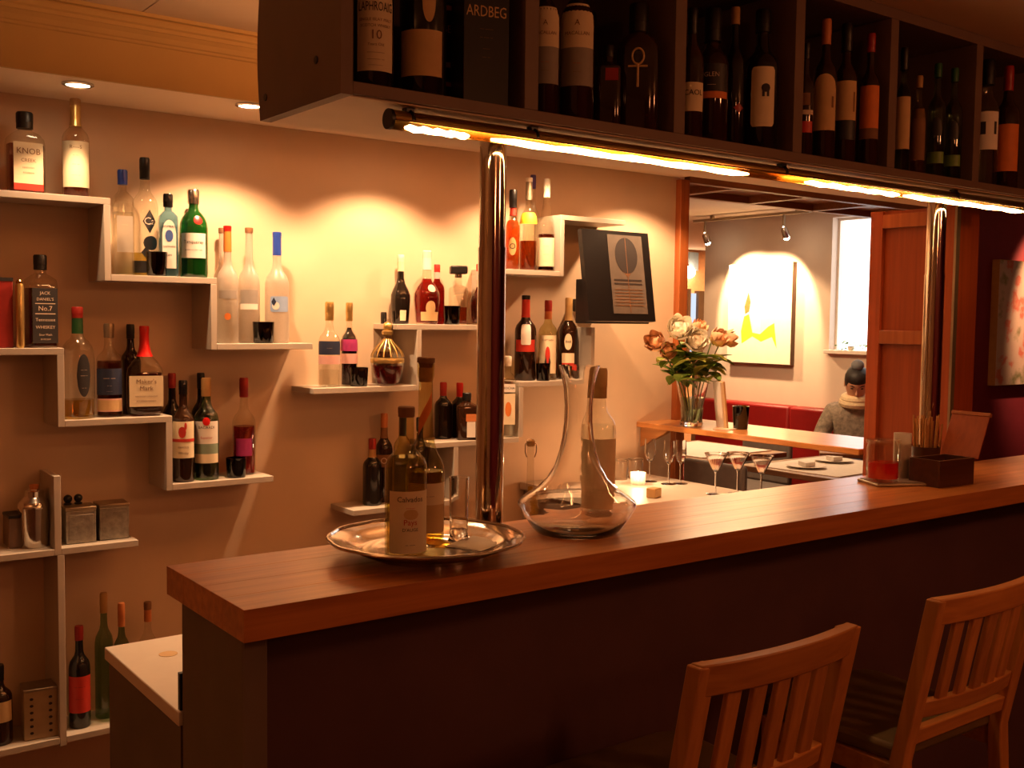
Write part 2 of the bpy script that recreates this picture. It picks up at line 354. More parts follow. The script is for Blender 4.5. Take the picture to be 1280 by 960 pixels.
# ledge running from the back wall to the panelled post
lg = thing('serving_ledge', 'narrow varnished wooden serving ledge between back wall and panelled post', 'ledge')
MB().prism([(3.03, 2.125), (3.36, 2.125), (3.36, 3.165), (3.225, 3.165), (3.225, 3.2), (3.03, 3.2)], 2, 1.078, 1.10).build('board', 'ledge_wood', lg, bevel=.003)
MB().prism([(3.195, .995), (3.195, 1.078), (3.03, 1.078), (3.06, 1.060)], 0, 3.05, 3.075).build('bracket', 'ledge_wood', lg)
# panelled wooden post at the end of the ledge
po = sempty('column_post')
MB().box(3.062, 3.20, 1.83, 2.11, 0, 1.884).build('core', 'panel_wood', po)
for a in ((3.045, 3.062, 2.075, 2.12, 0, 1.884), (3.045, 3.062, 1.82, 1.86, 0, 1.884)):
    MB().box(*a).build('stile', 'panel_wood', po, bevel=.002)
for z in (1.475, 1.85, .90): MB().box(3.045, 3.062, 1.86, 2.075, z-.022, z+.022).build('rail', 'trim_wood', po, bevel=.002)
MB().box(3.042, 3.062, 1.812, 1.82, 1.10, 1.884).build('metal_edge', 'dull_metal', po)

# chrome poles standing on the bar
for i, x in enumerate((1.214, 2.749)):
    p = thing('chrome_pole', ['polished chrome pole rising from the bar behind the silver tray', 'polished chrome pole rising from the bar beside the panelled post'][i], 'pole', (x, 1.70, 1.10), group='chrome bar poles')
    MB().lathe([(.0275, 0), (.0275, .555)], 32).build('lower_tube', 'chrome', p)
    MB().lathe([(.0262, .555), (.0262, .785)], 32).build('upper_tube', 'chrome', p)
    MB().lathe([(.0282, .552), (.0282, .558)], 32).build('collar', 'chrome', p)
    MB().lathe([(.04, 0), (.04, .004), (.036, .007), (.0278, .008)], 32).build('foot_flange', 'chrome', p)

# ------------------------------------------------------------------ overhead bottle cabinet
cab = thing('overhead_cabinet', 'long brown open fronted bottle cabinet hanging over the bar', 'cabinet')
CX0, CX1, CF, CB, CZ0, CZ1 = .824, 3.16, 1.585, 1.91, 1.885, 2.297
ep = [(CF, CZ0), (CB, CZ0)] + [(CB + .012*math.sin((z-CZ0)*13)+.008*(z-CZ0), z) for z in [CZ0+.02*i for i in range(1, 21)]] + [(CB+.006, CZ1), (CF, CZ1)]
e = MB().prism(ep, 0, CX0, CX0+.022).build('end_panel', 'cabinet_grey', cab)
for y, z in ((1.675, 1.955), (1.885, 1.925)):
    MB().prism([(y+.007*math.cos(a), z+.007*math.sin(a)) for a in [i*PI/5 for i in range(10)]], 0, CX0-.0015, CX0+.001).build('screw_cap', 'black', e)
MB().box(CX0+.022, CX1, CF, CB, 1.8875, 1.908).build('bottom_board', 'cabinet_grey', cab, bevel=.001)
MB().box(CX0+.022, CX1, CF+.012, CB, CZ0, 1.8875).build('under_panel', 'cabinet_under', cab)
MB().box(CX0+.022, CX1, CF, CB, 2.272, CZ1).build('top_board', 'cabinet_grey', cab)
MB().box(CX0+.022, CX1, CB-.012, CB, 1.908, 2.272).build('back_panel', 'cabinet_grey', cab)
MB().box(CX1-.02, CX1, CF, CB-.012, 1.908, 2.272).build('end_panel', 'cabinet_grey', cab)
DV = [1.218, 1.606, 1.988, 2.352, 2.742]
for x in DV: MB().box(x-.016, x+.016, CF, CB-.012, 1.908, 2.272).build('divider', 'cabinet_grey', cab, bevel=.001)
# light tube under the cabinet
tb = thing('tube_light', 'brass toned light tube slung below the overhead cabinet', 'light')
ty, tz, tr = 1.622, 1.862, .017
n = 18; vs_ = []; fs_ = []
arc = [PI*(-.40) + PI*1.47*i/n for i in range(n+1)]
for x in (.938, 3.10):
    for a in arc: vs_.append((x, ty+tr*math.cos(a), tz+tr*math.sin(a)))
for i in range(n): fs_.append((i, i+1, n+1+i+1, n+1+i))
hs = MB().add(vs_, fs_).build('housing', 'brass', tb)
so = hs.modifiers.new('s', 'SOLIDIFY'); so.thickness = .002
for x in (.936, 3.10): MB().prism([(ty+(tr+.001)*math.cos(a), tz+(tr+.001)*math.sin(a)) for a in [i*PI/10 for i in range(20)]], 0, x-.003, x+.003).build('end_cap', 'black', tb)
for x in (.975, 1.25, 1.98, 2.70): 
    MB().box(x-.008, x+.008, ty-.008, ty+.008, tz+tr-.002, CZ0+.001).build('bracket', 'black', tb)
    MB().tube([(x, ty+(tr+.001)*math.cos(a), tz+(tr+.001)*math.sin(a)) for a in [PI*i/12 for i in range(13)]], .003, 6).build('clip', 'black', tb)
for x0, x1 in ((.965, 1.10), (1.15, 1.86), (2.06, 2.44), (2.46, 3.06)):
    pts = [(x0+(x1-x0)*i/14, ty-.005, tz-.0125+.0012*math.sin(i*1.9)) for i in range(15)]
    MB().tube(pts, [.002]+[.0056+.0010*math.sin(i*2.3) for i in range(13)]+[.002], 8).build('rope_light', 'tube_glow', tb)

# ------------------------------------------------------------------ downlights in the soffit
dl = 'warm recessed downlight in the soffit above the '
for x, y, e, sz, what, ax, ay in ((.765, 2.945, 20.0, 96, 'square amber bottle', 0, -.06), (1.225, 2.915, 50.0, 120, 'frosted vodka bottles', 0, .05), (1.78, 2.915, 50.0, 120, 'gold orb decanter', 0, .05), (2.36, 2.915, 42.0, 126, 'top corner shelf bottles', 0, .05), (2.96, 2.915, 44.0, 130, 'tilted black board', 0, .05)):
    d = thing('downlight', dl+what, 'light', (x, y, 2.12), group='soffit downlights')
    MB().lathe([(.040, -.001), (.040, -.005), (.034, -.008), (.030, -.006), (.029, -.001)], 28, close=False).build('trim_ring', 'steel', d)
    MB().lathe([(.0295, -.004), (.027, -.0055), (.0001, -.006)], 24).build('lens', 'lamp_glow', d)
    light('downlight_beam', 'SPOT', (x, y, 2.108), e, WARM, aim=(x+ax, y+ay, 0), spot_size=math.radians(sz), spot_blend=.42, shadow_soft_size=.022).parent = None

# ------------------------------------------------------------------ wall shelves
YF = 3.04; TH = .018
def shelf_unit(label, boards, ups):
    t = thing('wall_shelf', label, 'shelf', group='stepped wall shelves')
    for x0, x1, z in boards: MB().box(x0, x1, YF, 3.2, z-TH, z).build('shelf_board', 'shelf_paint', t, bevel=.0012)
    for x, z0, z1 in ups: MB().box(x-.009, x+.009, YF, 3.2, z0, z1).build('upright', 'shelf_paint', t, bevel=.0012)
    return t
shelf_unit('pale stepped wall shelf descending below the first downlights, uppermost of the descending ones', [(.30, .872, 1.838), (.872, 1.175, 1.628), (1.175, 1.485, 1.434)], [(.863, 1.61, 1.82), (1.166, 1.416, 1.61)])
shelf_unit('pale stepped wall shelf holding the red waxed bottle, below the uppermost one', [(.30, .745, 1.424), (.745, 1.040, 1.226), (1.040, 1.353, 1.026)], [(.736, 1.208, 1.406), (1.031, 1.008, 1.208)])
shelf_unit('pale low wall shelf crossed by a tall upright, with shaker and tins', [(.30, .714, .874), (.732, .94, .874), (.30, .721, .345), (.739, 1.12, .345)], [(.723, .856, 1.075), (.730, .32, .856)])
shelf_unit('pale stepped wall shelf rising towards the tilted black board', [(1.487, 1.867, 1.292), (1.79, 2.195, 1.496), (2.195, 2.48, 1.695), (2.48, 2.80, 1.902)], [(1.876, 1.274, 1.478), (2.204, 1.514, 1.677), (2.489, 1.677, 1.884)])
shelf_unit('pale stepped wall shelf rising behind the chrome pole, lowest of the rising ones', [(1.63, 2.02, .89), (1.94, 2.30, 1.092), (2.30, 2.655, 1.292)], [(2.029, .872, 1.074), (2.309, 1.092, 1.274), (2.646, 1.292, 1.49)])

# ------------------------------------------------------------------ bottles
KIND = {
 'std':   [(0, .92), (.015, 1), (.57, 1), (.61, .97), (.65, .86), (.68, .67), (.71, .47), (.75, .38), (1, .35)],
 'gin':   [(0, .92), (.02, .98), (.06, 1), (.56, 1), (.62, .96), (.68, .82), (.73, .58), (.76, .40), (.80, .34), (1, .32)],
 'flask': [(0, .95), (.02, 1), (.60, 1), (.67, .95), (.73, .72), (.77, .42), (.80, .33), (1, .30)],
 'neck':  [(0, .95), (.015, 1), (.37, 1), (.42, .97), (.46, .84), (.50, .64), (.56, .48), (.65, .40), (.90, .36), (.94, .44), (1, .44)],
 'slope': [(0, .90), (.015, 1), (.50, 1), (.55, .97), (.60, .82), (.64, .56), (.68, .40), (.73, .35), (1, .33)],
 'cone':  [(0, .98), (.02, 1), (.40, 1), (.50, .88), (.62, .62), (.72, .44), (.80, .37), (1, .34)],
 'bulb':  [(0, .80), (.03, .95), (.1, 1), (.46, 1), (.53, .94), (.60, .72), (.66, .46), (.72, .32), (.80, .26), (1, .24)],
 'brandy':[(0, .78), (.03, .84), (.34, 1), (.42, .98), (.50, .78), (.58, .48), (.66, .34), (1, .30)],
 'square':[(0, .97), (.02, 1), (.68, 1), (.73, .95), (.77, .66), (.80, .40), (1, .38)],
 'arch':  [(0, .95), (.02, 1), (.54, 1), (.60, .97), (.65, .86), (.69, .66), (.72, .42), (.76, .33), (1, .30)],
 'orb':   [(0, .60), (.03, .66), (.10, .80), (.20, .93), (.30, .99), (.40, 1), (.46, .95), (.52, .82), (.58, .62), (.63, .40), (.68, .25), (.72, .20), (.76, .20)],
}
def rad(prof, zf):
    for (z0, r0), (z1, r1) in zip(prof, prof[1:]):
        if z0 <= zf <= z1: return r0 + (r1-r0)*(zf-z0)/(z1-z0+1e-9)
    return prof[-1][1]
def bottle(name, label, x, y, z, h, r, kind='std', glass='clear_glass', liq=None, cap=('black', .84), labels=(), sq=None, sy=1., turn=0., group=None, foil=None, cat='bottle', capr=1.12, wall=.0035):
    t = thing(name, label, cat, (x, y, z), -math.atan2(x, y)+turn, group)
    P = KIND[kind]; n = 32 if sq else 24
    zs = [p for p in P]
    ctop = cap[1] if cap else 1.0
    prof = [(q*r, zf*h) for zf, q in zs if zf < 1] + [(zs[-1][1]*r, (min(1, ctop+.02) if cap else 1)*h)]
    prof = [p for p in prof if p[1] <= prof[-1][1]+1e-6]
    def sqk(zf): return sq if sq and rad(P, zf) > .6 else None
    def shell(pr):
        b = MB()
        if not sq: return b.lathe(pr, n, sy=sy)
        vs = []; fs = []
        for R_, Z_ in pr:
            zf = Z_/h; u = max(0, min(1, (rad(P, zf)-.45)/.4)); ex = 2 + (sq-2)*u; sy_ = 1+(sy-1)*u
            for i in range(n):
                a = 2*PI*(i+.5)/n; ca, sa = math.cos(a), math.sin(a); k = (abs(ca)**ex+abs(sa)**ex)**(-1/ex)
                vs.append((R_*k*ca, R_*k*sa*sy_, Z_))
        for j in range(len(pr)-1):
            for i in range(n): i2 = (i+1) % n; fs.append((j*n+i, j*n+i2, (j+1)*n+i2, (j+1)*n+i))
        fs.append(tuple(range(n-1, -1, -1))); fs.append(tuple((len(pr)-1)*n+i for i in range(n)))
        return b.add(vs, fs)
    shell(prof).build('glass_body', glass, t)
    if liq:
        m, lv = liq
        lp = [(max(.001, q*r-wall), zf*h+(.006 if zf == 0 else 0)) for zf, q in P if zf < lv] + [(max(.001, rad(P, lv)*r-wall), lv*h)]
        shell(lp).build('liquid', m, t)
    nr = P[-1][1]*r
    if foil:
        shell([(rad(P, zf)*r+.0008, zf*h) for zf in [foil[1]+(ctop-foil[1])*i/5 for i in range(6)]]).build('neck_foil', foil[0], t)
    if cap:
        c0 = cap[1]*h; cr = max(nr*capr, nr+.0015); hh = h-c0
        MB().lathe([(nr*.9, c0-.001), (cr, c0), (cr, c0+hh*.35), (cr*1.03, c0+hh*.36), (cr*1.03, c0+hh*.9), (cr*.9, h)], 20).build('cap', cap[0], t)
    for L in labels:
        za, zb = L['z'][0]*h, L['z'][1]*h; wd = L.get('w', 1.0); a0 = L.get('o', 0.); shp = L.get('s', 'rect'); off = .0009 + L.get('d', 0)*.0006
        cols = 14; vs = []; fs = []
        flat = sq is not None
        for i in range(cols+1):
            s = -1 + 2*i/cols; lo, hi = za, zb
            if shp == 'arch': hi = za+(zb-za)*(.72+.28*math.sqrt(max(0, 1-s*s)))
            elif shp == 'dome': hi = za+(zb-za)*(.35+.65*math.sqrt(max(0, 1-s*s)))
            elif shp == 'oval': k = math.sqrt(max(0, 1-s*s)); mid = (za+zb)/2; lo, hi = mid-(zb-za)/2*k, mid+(zb-za)/2*k
            elif shp == 'diamond': k = 1-abs(s); mid = (za+zb)/2; lo, hi = mid-(zb-za)/2*k, mid+(zb-za)/2*k
            elif shp == 'round': k = min(1, math.sqrt(max(0, 1-max(0, (abs(s)-.75)/.25)**2))*.12+.88); mid = (za+zb)/2; lo, hi = mid-(zb-za)/2*k, mid+(zb-za)/2*k
            for j in range(5):
                Z = lo+(hi-lo)*j/4; R_ = rad(P, Z/h)*r
                if flat: vs.append((a0*r + s*wd*r, -(R_*sy+off), Z))
                else:
                    a = a0+s*wd; vs.append(((R_+off)*math.sin(a), -(R_*sy+off)*math.cos(a), Z))
        for i in range(cols):
            for j in range(4): k = i*5+j; fs.append((k, k+5, k+6, k+1))
        lb = MB().add(vs, fs).build('label', L['m'], t)
        for tx in L.get('t', ()):
            s, zf, size, mm = tx[:4]; Rm = rad(P, zf)*r
            if flat: lettering(s, size, zf*h, mm, lb, None, -(Rm*sy+off+.0006), wmax=2*wd*r*.9, xc=a0*r)
            else: lettering(s, size, zf*h, mm, lb, Rm+off+.0006, wmax=2*wd*Rm*.92, a0=a0)
    return t
GW = 'bottles on the stepped wall shelves'
def lb(z0, z1, w, m, t=(), **k): return dict(z=(z0, z1), w=w, m=m, t=t, **k)
Z1, Z2, Z3, Z4, Z5, Z6, Z7, Z8 = 1.838, 1.628, 1.434, 1.424, 1.226, 1.026, .874, .345
Z9, Z10, Z11, Z13, Z14, Z16 = 1.292, 1.496, 1.695, 1.092, 1.292, .89
# top shelf
bottle('bourbon_bottle', 'square amber bourbon bottle with cream label and black stopper on the top shelf', .669, 3.11, Z1, .219, .047, 'flask', liq=('amber', .60), cap=('black', .80), sq=7, sy=.62, turn=.28, group=GW, capr=1.5,
       labels=[lb(.12, .62, .80, 'paper_cream', [('KNOB', .51, .022, 'ink_brown'), ('CREEK', .40, .013, 'ink_brown'), ('KENTUCKY', .31, .006, 'ink_brown'), ('BOURBON', .25, .006, 'ink_brown')]), lb(.04, .12, .8, 'paper_red')])
bottle('whiskey_bottle', 'tall whiskey bottle with cream label and gold foiled neck below the first downlight', .800, 3.11, Z1, .272, .036, 'std', liq=('amber', .55), cap=('cork', .93), foil=('gold_foil', .72), group=GW,
       labels=[lb(.10, .56, 1.15, 'paper_cream', [('R----S', .50, .014, 'ink_brown'), ('-- ---', .42, .008, 'ink_brown'), ('--- --', .33, .010, 'ink_brown'), ('---- --- ---', .22, .006, 'ink_brown'), ('--- ----', .16, .006, 'ink_brown')])])
# second step
bottle('vodka_bottle', 'slim clear bottle with bright blue cap beside the shelf upright', .929, 3.12, Z2, .301, .0275, 'square', liq=('water', .60), cap=('cap_blue', .86), sq=6, turn=.2, group=GW, capr=1.3, labels=[lb(.22, .56, .8, 'frosted', [('-----', .48, .012, 'ink_pale')])])
bottle('rum_bottle', 'clear bottle with black diamond label and long black neck wrap', 1.000, 3.145, Z2, .345, .037, 'std', liq=('olive_liquor', .20), cap=('black', .82), group=GW,
       labels=[lb(.36, .56, .52, 'paper_dark', [('Ca', .46, .030, 'ink_pale')], s='diamond', o=.35), lb(.22, .34, .6, 'paper_dark', (), s='oval', o=.45), lb(.15, .25, .35, 'paper_dark', (), s='diamond', o=.05), lb(.03, .13, 1.2, 'paper_dark')])
bottle('gin_bottle', 'pale blue square gin bottle with white label and black cap', 1.049, 3.09, Z2, .240, .0265, 'square', glass='blue_glass', liq=('water', .6), cap=('black_gloss', .84), sq=6, turn=.1, group=GW, capr=1.35,
       labels=[lb(.10, .68, .72, 'paper_white', [('BOMBAY', .60, .009, 'ink'), ('SAPPHIRE', .36, .008, 'ink'), ('GIN', .26, .008, 'ink')], s='arch'), lb(.42, .56, .42, 'paper_blue', s='oval', d=1)])
bottle('gin_bottle', 'round green gin bottle with white label and red seal', 1.128, 3.10, Z2, .259, .0405, 'gin', glass='green_glass', liq=('green_glass', .5), cap=('steel', .84), group=GW, capr=1.25,
       labels=[lb(.22, .50, .95, 'paper_white', [('Tanqueray', .40, .014, 'ink'), ('LONDON DRY GIN', .31, .006, 'ink')]), lb(.60, .70, .36, 'wax_red', s='oval', o=.35, d=2)])
bottle('gin_bottle', 'blue glass bottle half hidden behind the green gin bottle', 1.153, 3.172, Z2, .232, .018, 'square', glass='blue_glass', cap=('steel', .86), sq=6, group=GW)
# third step
bottle('vodka_bottle', 'frosted white vodka bottle with orange red neck label', 1.228, 3.09, Z3, .353, .0320, 'slope', glass='frosted', liq=('water', .5), cap=('wax_red', .955), foil=('paper_orange', .78), group=GW,
       labels=[lb(.38, .45, .9, 'paper_grey'), lb(.20, .26, .3, 'paper_orange', s='oval')])
bottle('vodka_bottle', 'frosted vodka bottle with dark cap behind the orange necked one', 1.240, 3.163, Z3, .352, .0285, 'slope', glass='frosted', cap=('ink_brown', .955), group=GW)
bottle('vodka_bottle', 'frosted white vodka bottle with dark cap and grey landscape label', 1.313, 3.13, Z3, .355, .0325, 'slope', glass='frosted', liq=('water', .5), cap=('ink_brown', .955), group=GW,
       labels=[lb(.34, .46, .9, 'paper_grey'), lb(.29, .34, .9, 'paper_white')])
bottle('vodka_bottle', 'frosted vodka bottle with blue neck and blue bird label', 1.401, 3.12, Z3, .346, .0375, 'slope', glass='frosted', liq=('water', .55), cap=('cap_blue', .95), foil=('cap_blue', .79), group=GW,
       labels=[lb(.28, .42, .8, 'paper_skyblue', s='round', o=.25), lb(.30, .37, .30, 'paper_white', s='oval', o=-.1, d=1), lb(.33, .41, .2, 'paper_navy', s='diamond', o=-.25, d=2)])
def tumbler(label, x, y, z, h=.066, r=.033, g='smoke_glass', grp='dark tea light glasses on the wall shelves', fill='black'):
    t = thing('tea_light_glass', label, 'glass', (x, y, z), 0, grp)
    MB().lathe([(r*.86, 0), (r*.9, .003), (r, h), (r-.003, h), (r*.84, .012), (.0001, .011)], 24).build('glass_body', g, t)
    MB().lathe([(r*.62, .0125), (r*.62, h*.45), (r*.55, h*.47), (.0001, h*.45)], 20).build('candle', fill, t)
    MB().lathe([(.001, h*.44), (.001, h*.62)], 6).build('wick', 'ink', t)
    return t
tumbler('small dark tea light glass in front of the pale blue gin bottle', 1.010, 3.075, Z2, .07, .030)
tumbler('small dark tea light glass before the frosted vodka bottles', 1.337, 3.077, Z3, .066, .033)
tumbler('small dark tea light glass beside the pink liqueur bottle', 1.248, 3.077, Z6, .060, .031, fill='paper_grey')
tumbler('small dark tea light glass before the slim purple labelled bottle', 1.668, 3.077, Z9, .062, .031)
tumbler('small dark tea light glass before the square black stoppered jar', 2.028, 3.075, Z10, .065, .030)
tumbler('small dark tea light glass before the picture labelled rum bottle', 2.428, 3.066, Z14, .064, .027, fill='cap_white')
# fourth step
t = thing('bottle_box', 'dark red upright bottle carton at the end of the shelf', 'box', (.598, 3.11, Z4))
MB().box(-.030, .028, -.035, .035, 0, .187).build('carton', 'cap_red', t, bevel=.002); MB().box(-.031, .029, -.036, .036, .178, .1875).build('lid', 'paper_dark', t)
t = thing('bar_spoon_case', 'thin upright gold tube beside the dark red carton', 'tube', (.640, 3.062, Z4))
MB().lathe([(.0085, 0), (.0105, .006), (.0105, .165), (.0085, .172)], 16).build('tube', 'gold_foil', t); MB().lathe([(.0085, .172), (.009, .178), (.006, .182)], 16).build('cap', 'brass', t)
bottle('whiskey_bottle', 'square whiskey bottle with black and white label and black cap', .703, 3.11, Z4, .253, .0375, 'square', glass='clear_glass', liq=('deep_amber', .64), cap=('black', .84), sq=6, turn=.30, group=GW, capr=1.2,
       labels=[lb(.05, .64, .88, 'paper_dark', [('JACK', .585, .012, 'ink_pale'), ('DANIEL\'S', .52, .011, 'ink_pale'), ('No.7', .42, .018, 'ink_pale'), ('Tennessee', .30, .012, 'ink_pale'), ('WHISKEY', .22, .012, 'ink_pale'), ('Sour Mash', .14, .008, 'ink_pale'), ('90 PROOF', .09, .006, 'ink_pale')]), lb(.36, .37, .7, 'ink_pale', d=1), lb(.47, .478, .7, 'ink_pale', d=1)])
# fifth step
bottle('whiskey_bottle', 'round shouldered clear bottle with dark arched label and red capsule', .796, 3.10, Z5, .311, .0445, 'arch', liq=('pale_gold', .17), cap=('cap_red', .90), foil=('cap_green', .76), group=GW,
       labels=[lb(.20, .58, .42, 'paper_dark', [('--- ---', .44, .008, 'ink_pale'), ('---- -', .39, .010, 'ink_pale'), ('-- --', .28, .008, 'ink_pale')], s='oval', o=.35)])
bottle('whiskey_bottle', 'amber whiskey bottle with navy label and black cap', .884, 3.11, Z5, .265, .0365, 'std', liq=('deep_amber', .6), cap=('dull_metal', .85), group=GW,
       labels=[lb(.24, .52, 1.1, 'paper_navy', [('---- ---', .42, .013, 'ink_pale'), ('-- --', .34, .008, 'ink_pale'), ('- --- --', .28, .006, 'ink_pale')]), lb(.06, .20, 1.1, 'paper_pink', ()), lb(.075, .185, 1.0, 'paper_tan', d=1)])
bottle('whiskey_bottle', 'dark bottle with black cap behind the red waxed bottle', .962, 3.168, Z5, .263, .0285, 'std', glass='brown_glass', cap=('black', .84), group=GW)
bottle('bourbon_bottle', 'broad bourbon bottle with cream label and dripping red wax neck', .979, 3.095, Z5, .259, .050, 'bulb', liq=('deep_amber', .48), cap=('wax_red', .90), foil=('wax_red', .66), sq=4, sy=.78, turn=.12, group=GW,
       labels=[lb(.11, .45, .93, 'paper_cream', [('Maker\'s', .385, .018, 'ink_brown'), ('Mark', .31, .018, 'ink_brown'), ('KENTUCKY STRAIGHT', .22, .006, 'ink_brown'), ('BOURBON WHISKY', .17, .006, 'ink_brown')])])
# sixth step
bottle('wine_bottle', 'dark bottle with deep red cap behind the red bird label bottle', 1.083, 3.166, Z6, .317, .029, 'std', glass='dark_glass', cap=('cap_red', .86), group=GW)
bottle('whisky_bottle', 'whisky bottle with red bird on a cream label', 1.087, 3.082, Z6, .300, .0315, 'std', glass='brown_glass', cap=('black_gloss', .86), group=GW,
       labels=[lb(.40, .60, 1.2, 'paper_cream', ()), lb(.24, .42, 1.2, 'paper_cream', [('FAMOUS', .345, .008, 'ink_brown'), ('Whisky', .29, .010, 'ink_brown')]), lb(.40, .43, 1.2, 'paper_red', d=1), lb(.44, .55, .34, 'paper_red', s='oval', o=-.1, d=1), lb(.52, .59, .12, 'paper_red', s='oval', o=.2, d=1)])
bottle('wine_bottle', 'dark bottle with black cap behind the white label rum bottle', 1.172, 3.167, Z6, .316, .0285, 'std', glass='dark_glass', cap=('black', .85), group=GW)
bottle('rum_bottle', 'clear rum bottle with white label, red emblem and tan cap', 1.160, 3.09, Z6, .305, .0365, 'std', glass='dim_green_glass', liq=('water', .58), cap=('cap_tan', .82), group=GW,
       labels=[lb(.36, .58, 1.1, 'paper_white', [('BACARDI', .52, .012, 'ink'), ('Superior', .42, .010, 'paper_red')]), lb(.26, .36, 1.1, 'paper_green'), lb(.17, .26, 1.1, 'paper_cream'), lb(.54, .62, .3, 'wax_red', s='oval', d=1)])
bottle('liqueur_bottle', 'clear bottle of pink liqueur with red capsule at the shelf end', 1.295, 3.13, Z6, .300, .036, 'slope', liq=('pink_liquor', .50), cap=('cap_red', .80), group=GW, labels=[lb(.20, .38, .7, 'paper_magenta', ())])
# low shelf with shaker and tins
t = thing('cocktail_shaker', 'polished steel cocktail shaker with orange topped lid', 'shaker', (.679, 3.11, Z7))
MB().lathe([(.033, 0), (.034, .003), (.037, .05), (.040, .108), (.0405, .112)], 28).build('cup', 'silver', t)
MB().lathe([(.044, .110), (.044, .114), (.041, .118), (.040, .126), (.030, .134), (.026, .137), (.024, .139), (.024, .150)], 28).build('shoulder', 'silver', t)
MB().lathe([(.025, .150), (.025, .155), (.014, .158), (.013, .160)], 24).build('strainer_cap', 'silver', t); MB().lathe([(.011, .160), (.0125, .171), (.009, .173)], 16).build('cork_tip', 'cap_orange', t)
for i, (x, y, r, l) in enumerate(((.796, 3.112, .040, 'square embossed grey tin next to the shelf upright'), (.888, 3.118, .041, 'square embossed grey tin at the open end of the low shelf'))):
    t = thing('tin_box', l, 'tin', (x, y, Z7), -.06, 'embossed tins on the low shelf')
    MB().box(-r, r, -r*.9, r*.9, 0, .095).build('body', 'tin', t, bevel=.004)
    MB().box(-r-.0015, r+.0015, -r*.9-.0015, r*.9+.0015, .093, .104).build('lid', 'dull_metal', t, bevel=.003)
    MB().box(-r*.8, r*.8, -r*.9-.0012, -r*.9, .012, .082).build('embossed_panel', 'tin', t, bevel=.001)
t = thing('napkin_case', 'dark narrow box behind the cocktail shaker', 'box', (.632, 3.15, Z7)); MB().box(-.018, .018, -.04, .04, 0, .09).build('case', 'cabinet_grey', t, bevel=.003); MB().box(-.019, .019, -.041, .041, .082, .091).build('lid', 'black', t, bevel=.002)
for i, (x, l) in enumerate(((.772, 'small black ball on the tin next to the upright'), (.80, 'small black ball resting on tin, closer to the open end'))):
    t = thing('black_ball', l, 'stopper', (x, 3.13, Z7+.104), 0, 'small black balls on the tin')  # black balls on short plugs, set on the tin lid
    MB().lathe([(.010, 0), (.011, .004), (.006, .007)], 12).build('plug', 'black', t); MB().ball((0, 0, .017), .012, 12, 8).build('knob', 'black_gloss', t)
# bottom shelf
bottle('liqueur_bottle', 'dark bottle with orange label on the lowest shelf beside the perforated tin', .580, 3.10, Z8, .217, .033, 'std', glass='brown_glass', cap=('black', .80), group='bottles on the lowest shelf', labels=[lb(.30, .56, 1.1, 'paper_tan', ())])
t = thing('perforated_tin', 'square tan tin with rows of dark holes on the lowest shelf', 'tin', (.682, 3.10, Z8), -.1)
MB().box(-.044, .044, -.038, .038, 0, .138).build('body', 'tin_paint', t, bevel=.003); MB().box(-.045, .045, -.039, .039, .134, .142).build('rim', 'dull_metal', t, bevel=.002)
for sx_ in (-1, 1):
    for k in range(6):
        MB().prism([(sx_*.024+.005*math.cos(a), .02+k*.019+.004*math.sin(a)) for a in [i*PI/4 for i in range(8)]], 1, -.0388, -.0375).build('hole', 'ink', t)
bottle('wine_bottle', 'dark bottle with red label and red cap by the shelf upright', .790, 3.10, Z8, .290, .029, 'std', glass='dark_glass', cap=('cap_red', .86), group='bottles on the lowest shelf', labels=[lb(.16, .52, 1.3, 'paper_red', [('-- --- -', .42, .012, 'ink'), ('--- ---', .30, .009, 'ink')])])
bottle('wine_bottle', 'dim bottle with brown wrapped neck, first behind the work counter', .868, 3.135, Z8, .366, .026, 'std', glass='dim_green_glass', cap=('cap_tan', .84), group='bottles on the lowest shelf')
bottle('wine_bottle', 'dim bottle with tan foiled neck, second behind the work counter', .905, 3.09, Z8, .340, .024, 'std', glass='dim_green_glass', cap=('cap_orange', .80), group='bottles on the lowest shelf')
bottle('wine_bottle', 'clear bottle with dark cap rising alone behind the white work counter', .990, 3.12, Z8, .324, .027, 'std', glass='clear_glass', cap=('ink_brown', .93), foil=('cap_orange', .82), group='bottles on the lowest shelf')
# rising shelf: first board
bottle('vodka_bottle', 'clear bottle with navy blue label and gold cap', 1.573, 3.10, Z9, .274, .0355, 'slope', liq=('water', .20), cap=('gold_foil', .78), group=GW, capr=1.2,
       labels=[lb(.38, .54, 1.2, 'paper_navy', [('--- -----', .46, .006, 'ink_pale')]), lb(.27, .37, 1.2, 'paper_pink', ())])
bottle('liqueur_bottle', 'slim dark liqueur bottle with magenta label and gold cap', 1.655, 3.12, Z9, .273, .0285, 'slope', liq=('dark_liquor', .70), cap=('gold_foil', .78), group=GW, capr=1.2,
       labels=[lb(.42, .56, 1.2, 'paper_magenta'), lb(.27, .39, 1.2, 'paper_pink')])
bottle('liqueur_bottle', 'clear bottle with black stopper behind the gold orb decanter', 1.812, 3.168, Z9, .244, .029, 'bulb', liq=('deep_amber', .45), cap=('black', .82), group=GW, capr=1.5)
t = bottle('liqueur_decanter', 'round gold banded orb bottle of red liqueur', 1.775, 3.078, Z9, .222, .055, 'orb', liq=('red_liquor', .30), cap=None, group=GW)
MB().lathe([(.0555, .075), (.0568, .078), (.0568, .088), (.0555, .091)], 28).build('gold_band', 'gold_foil', t); MB().lathe([(.011, .166), (.018, .170), (.019, .180), (.012, .184)], 20).build('collar', 'gold_foil', t)
MB().ball((0, 0, .170+.026), .016, 16, 10).build('stopper', 'gold_foil', t)
